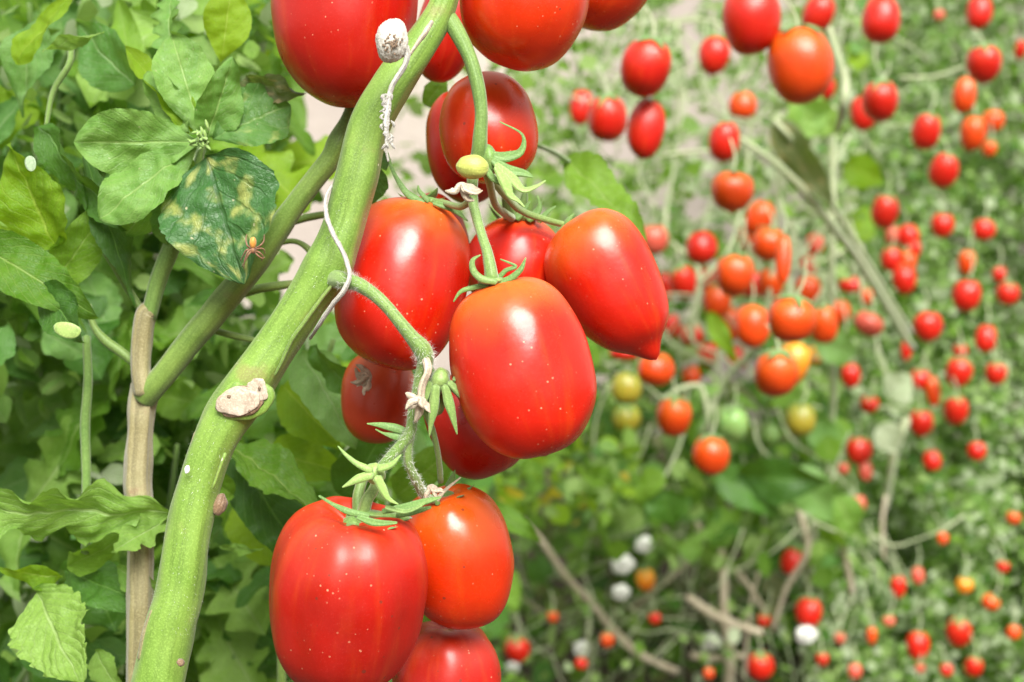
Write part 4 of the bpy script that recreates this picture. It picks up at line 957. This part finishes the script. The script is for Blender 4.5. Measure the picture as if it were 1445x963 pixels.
for q in ([(1045, 195, 8, 1.5), (1095, 232, 10, 1.5), (1140, 275, 12, 1.52), (1175, 320, 12, 1.55), (1210, 365, 12, 1.6), (1250, 430, 12, 1.65), (1288, 492, 9, 1.7)],
          [(1092, 170, 9, 1.5), (1115, 195, 8, 1.5), (1150, 250, 10, 1.55), (1200, 330, 8, 1.6), (1285, 470, 8, 1.7)],
          [(1170, 40, 9, 1.35), (1180, 75, 12, 1.35), (1192, 115, 14, 1.35), (1190, 150, 12, 1.35), (1182, 185, 6, 1.4)],
          [(1176, 150, 9, 1.7), (1175, 250, 10, 1.7), (1174, 350, 10, 1.7), (1172, 480, 9, 1.75), (1176, 560, 9, 1.8), (1165, 680, 8, 1.85)],
          [(1060, 150, 6, 1.8), (1052, 260, 6, 1.8), (1030, 350, 7, 1.75), (985, 400, 6, 1.7)], [(1100, 160, 8, 1.7), (1098, 260, 8, 1.7), (1090, 380, 8, 1.72), (1070, 480, 9, 1.75), (1020, 540, 9, 1.8), (990, 610, 7, 1.8)],
          [(955, 30, 6, 1.9), (960, 140, 6, 1.9), (950, 240, 6, 1.9), (940, 330, 6, 1.85), (985, 380, 8, 1.8), (975, 480, 9, 1.8)],
          [(840, 28, 5, 1.9), (920, 35, 6, 1.9), (1000, 30, 6, 1.9), (1040, 60, 6, 1.9)], [(938, 220, 6, 1.7), (975, 215, 6, 1.7), (1010, 214, 6, 1.7)], [(935, 565, 8, 1.6), (960, 549, 8, 1.6), (990, 548, 8, 1.6), (1000, 600, 7, 1.6), (1003, 622, 6, 1.65)],
          [(1120, 330, 9, 1.8), (1115, 400, 8, 1.8), (1120, 430, 7, 1.75)], [(880, 130, 5, 1.7), (905, 40, 5, 1.7), (905, -20, 5, 1.7)], [(885, 90, 5, 1.8), (860, 130, 5, 1.8), (838, 150, 5, 1.8)],
          [(1165, 680, 9, 1.85), (1150, 740, 9, 1.9), (1140, 850, 8, 2.0), (1130, 1000, 8, 2.1)], [(1270, 110, 5, 1.9), (1320, 108, 5, 1.9), (1360, 95, 5, 1.9)], [(1280, 590, 12, 2.0), (1262, 640, 12, 2.0), (1248, 720, 10, 2.05)]):
    tube('stem', q, SM['vine'], root, step=6, ns=10, rough=.12)
for q in (((1095, 168, 1.5), (1168, 292, 1.5), 26, 'olive', 30), ((1120, 190, 1.6), (1165, 130, 1.6), 30, 'pale', 0), ((1130, 150, 1.6), (1190, 190, 1.6), 26, 'pale', 20), ((935, 690, 1.6), (950, 745, 1.6), 30, 'dark', 10), ((935, 665, 1.6), (895, 705, 1.6), 20, 'mid', 30), 
          ((1010, 670, 1.6), (1105, 720, 1.58), 28, 'dark', -20), ((1040, 670, 1.6), (1160, 690, 1.55), 34, 'dark', 20), ((1150, 480, 1.7), (1215, 500, 1.7), 26, 'blue', 0), ((1180, 700, 1.8), (1210, 760, 1.8), 26, 'pale', 0), ((1000, 440, 1.6), (1035, 510, 1.58), 14, 'lime', 20), ((1215, 100, 1.9), (1200, 60, 1.9), 16, 'lime', 20), ((1120, 660, 1.7), (1180, 740, 1.7), 30, 'blue', 0),
          ((1250, 560, 1.95), (1290, 530, 1.95), 26, 'cupl', 0), ((1240, 600, 1.95), (1270, 640, 1.95), 22, 'cupl', 0), ((1150, 590, 1.8), (1180, 650, 1.8), 22, 'blue', 0), ((1190, 230, 1.9), (1250, 260, 1.9), 26, 'lime', 10), ((1200, 340, 1.9), (1230, 290, 1.9), 24, 'lime', 10)):
    leaf('leaf', q[0], q[1], q[2], 'ovate', q[3], root, roll=q[4], nt=16, ns=4)

# dark undergrowth below the centre and twigs
ug = empty('undergrowth', P(880, 900, 2.4), 'shaded tangle of green weeds under the tomatoes, bottom centre', 'weeds')
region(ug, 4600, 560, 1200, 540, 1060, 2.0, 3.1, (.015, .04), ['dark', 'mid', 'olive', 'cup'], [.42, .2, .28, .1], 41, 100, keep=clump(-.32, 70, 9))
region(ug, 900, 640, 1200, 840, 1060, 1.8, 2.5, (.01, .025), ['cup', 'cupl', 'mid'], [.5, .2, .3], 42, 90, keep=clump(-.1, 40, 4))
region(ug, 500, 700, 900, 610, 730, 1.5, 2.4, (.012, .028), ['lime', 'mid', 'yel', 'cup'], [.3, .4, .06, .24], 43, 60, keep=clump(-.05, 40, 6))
for q, lab in (([(735, 733, 11, 1.9), (765, 765, 13, 1.9), (800, 815, 13, 1.92), (835, 852, 14, 1.94), (868, 893, 17, 1.96), (905, 925, 16, 1.98), (955, 948, 14, 2.0)], 'long crooked grey-brown dry twig slanting through the weeds, bottom centre'),
          ([(832, 852, 9, 1.94), (830, 900, 8, 1.98)], 'short dry twig standing by the long crooked one'),
          ([(970, 842, 15, 1.9), (1010, 870, 20, 1.9), (1040, 882, 18, 1.9), (1075, 893, 14, 1.9)], 'thick pale dry twig crossing the upright one near the bottom'),
          ([(1012, 735, 12, 1.95), (1020, 800, 16, 1.95), (1022, 870, 20, 1.95), (1030, 930, 22, 1.97), (1024, 1010, 18, 2.0)], 'thick upright dry stalk reaching the bottom edge'),
          ([(980, 735, 10, 2.0), (1015, 780, 12, 2.0), (1055, 825, 11, 2.0), (1082, 868, 9, 2.0)], 'thin dry twig slanting down right to the crossing'),
          ([(1128, 720, 10, 1.85), (1140, 775, 14, 1.85), (1110, 830, 10, 1.87), (1090, 890, 9, 1.9)], 'bent dry twig beside the dark crimson tomato'),
          ([(1175, 725, 9, 1.9), (1190, 770, 13, 1.9), (1203, 838, 12, 1.92)], 'pale dry twig under the leaves right of the crimson tomato'),
          ([(975, 925, 14, 2.0), (1015, 930, 16, 2.0), (1050, 925, 12, 2.0)], 'short pale twig lying level near the bottom edge'),
          ([(800, 880, 6, 2.1), (760, 860, 6, 2.1), (720, 830, 5, 2.1)], 'thin dry twig in the dark weeds, bottom centre'),
          ([(890, 860, 8, 2.0), (930, 830, 8, 2.0), (975, 790, 7, 2.0)], 'thin greenish twig rising right of the white buds'),
          ([(1080, 780, 7, 2.0), (1060, 850, 7, 2.0), (1050, 960, 7, 2.0)], 'thin twig beside the thick upright stalk'),
          ([(1250, 700, 8, 2.0), (1245, 740, 8, 2.0), (1248, 790, 6, 2.0)], 'short brown twig in the right greenery')):
    q = [(a_, b_, c_*.72, d_) for a_, b_, c_, d_ in q]
    tag(tube('dry_twig', q, SM['twig'], None, step=6, ns=10, rough=.18), lab, 'twig', 'dry twigs in the weeds')
# litter and low weeds on the ground
r = np.random.RandomState(8); n = 5000; x = r.uniform(-3, 3, n); y = r.uniform(1.2, 4.1, n)
V0, F0, UV0 = TP[0]; yy, zz = pts_orient(n, r, .1); R = rotm(yy, zz); sz = r.uniform(.01, .03, n); C = np.stack([x, y, r.uniform(.0, .05, n)], 1)
W = (np.einsum('nij,vj->nvi', R, V0)*sz[:, None, None]+C[:, None]).reshape(-1, 3); F = (F0[None]+(np.arange(n)*len(V0))[:, None, None]).reshape(-1, 4)
tag(link('ground_cover', mesh('ground_cover', W, F, [LM['cup'], LM['dark'], LM['olive']], np.tile(UV0, (n, 1)), np.repeat(r.randint(0, 3, n), len(F0)))), 'small weeds covering the soil under the plants', 'weeds', kind='stuff')

# ------------------------------------------------------------------ left background: leafy weeds behind the near plant
gap = lambda a, b: not (365 < a < 475 and 230 < b < 425)
specs = [  # x range, y range, depth, mats, n, label
 ((-160, 110), (-80, 300), (.70, 1.0), ['blue', 'pale', 'mid', 'lime'], 75, 'leafy weed in the top left corner behind the whorl'),
 ((90, 250), (-80, 260), (.72, 1.0), ['pale', 'blue', 'mid', 'dark'], 70, 'leafy weed behind the top of the whorl'),
 ((240, 400), (-80, 260), (.72, 1.0), ['pale', 'mid', 'lime', 'blue'], 70, 'pale leafy weed between the whorl and the deep red top tomato'),
 ((-160, 120), (280, 560), (.70, 1.05), ['pale', 'mid', 'blue', 'dark'], 75, 'leafy weed behind the left edge at mid height'),
 ((100, 340), (330, 600), (.76, 1.1), ['mid', 'pale', 'blue', 'dark'], 90, 'leafy weed behind the forked branch'),
 ((-160, 160), (540, 860), (.74, 1.1), ['pale', 'blue', 'mid', 'lime'], 85, 'leafy weed behind the large pale lobed leaf'),
 ((130, 380), (560, 860), (.76, 1.1), ['mid', 'pale', 'blue', 'dark'], 90, 'leafy weed behind the brown trunk'),
 ((-160, 240), (820, 1080), (.66, 1.0), ['mid', 'dark', 'pale', 'blue'], 90, 'dark leafy weed at the bottom left corner'),
 ((300, 560), (440, 720), (.78, 1.15), ['mid', 'dark', 'lime', 'blue'], 100, 'leafy weed behind the rusty orange tomato'),
 ((280, 560), (700, 1080), (.74, 1.15), ['mid', 'dark', 'blue', 'pale'], 120, 'leafy weed between the stem and the largest ribbed tomato'),
 ((540, 690), (640, 1080), (.90, 1.4), ['dark', 'mid', 'dark', 'mid'], 60, 'leafy weed behind the bottom tomatoes'),
]
BIG = []
for i in range(10):
    kind = ('ovate', 'serrate', 'lobed', 'ovate', 'lance', 'serrate', 'lobed', 'lobed', 'lance', 'serrate')[i]
    W_ = (.26, .30, .40, .20, .15, .32, .30, .36, .20, .22)[i]
    BIG.append((kind, W_, i))
BM = {}
for k, (xr, yr, dr, mats, n, lab) in enumerate(specs):
    rnd = random.Random(100+k); bx = (xr[0]+xr[1])/2
    root = empty('leafy_weed', P(bx, yr[1]+60, (dr[0]+dr[1])/2), lab, 'weed', 'leafy weeds behind the near plants')
    for j in range(5 if k < 10 else 2):
        x = rnd.uniform(*xr) if k < 10 else 590+j*30; d = rnd.uniform(dr[0]+.06, dr[1]); y0, y1 = yr[1]+40, yr[0]
        tube('stem', [(x, y0, 9, d), (x+rnd.uniform(-30, 30), y0*.6+y1*.4, 9, d), (x+rnd.uniform(-50, 50), y0*.2+y1*.8, 6, d-.03)], SM['green'], root, step=6, ns=8, rough=.08)
    cnt = 0
    while cnt < n:
        x, y, d = rnd.uniform(*xr), rnd.uniform(*yr), dr[0]+(dr[1]-dr[0])*rnd.random()**.8
        cnt += 1
        if not gap(x, y): continue
        kind, W_, sd = rnd.choice(BIG); mt = rnd.choices(mats, [4, 3, 2, 2])[0]
        if (sd, mt) not in BM: BM[(sd, mt)] = leaf_mesh('leaf', W_, kind, LM[mt], nt=26, ns=4, fold=rnd.uniform(.1, .35), curl=rnd.uniform(-.4, -.05), wave=.08, quilt=.08, lobes=4, seed=sd)
        B = P(x, y, d); a = rnd.uniform(0, 2*PI); L = rnd.uniform(.022, .052)*(1 if kind != 'lobed' else 1.3)
        T = B+Vector((math.cos(a)*.9, math.sin(a)*.35-.25, math.sin(a)*.6-.2)).normalized()*L
        link('leaf', BM[(sd, mt)], root, leaf_M(B, T, rnd.uniform(-35, 35), nrm=Vector((rnd.uniform(-.5, .5), -.8, rnd.uniform(.2, 1.3)))))
    # fine filler deeper behind
    r2 = np.random.RandomState(200+k); m = 260; px = r2.uniform(*xr, m); py = r2.uniform(*yr, m); D = r2.uniform(dr[1], dr[1]+.35, m)
    ok = np.array([gap(a, b) for a, b in zip(px, py)])
    m2 = 520; qx = r2.uniform(*xr, m2); qy = r2.uniform(*yr, m2); qd = r2.uniform(dr[0]+.03, dr[1], m2)
    ok2 = np.array([gap(a, b) and mnoise.noise(Vector((a/55, b/55, k*3.))) > -.05 for a, b in zip(qx, qy)])
    cloud(root, qx[ok2], qy[ok2], qd[ok2], r2.uniform(.009, .022, ok2.sum()), ['cup', 'mid', 'pale', 'cupl'], 400+k, 25, [.35, .2, .25, .2], keepfruit=False, name='small_leaves')
    cloud(root, px[ok], py[ok], D[ok], r2.uniform(.025, .055, ok.sum()), mats[:3], 300+k, 0, [.5, .3, .2], keepfruit=False)
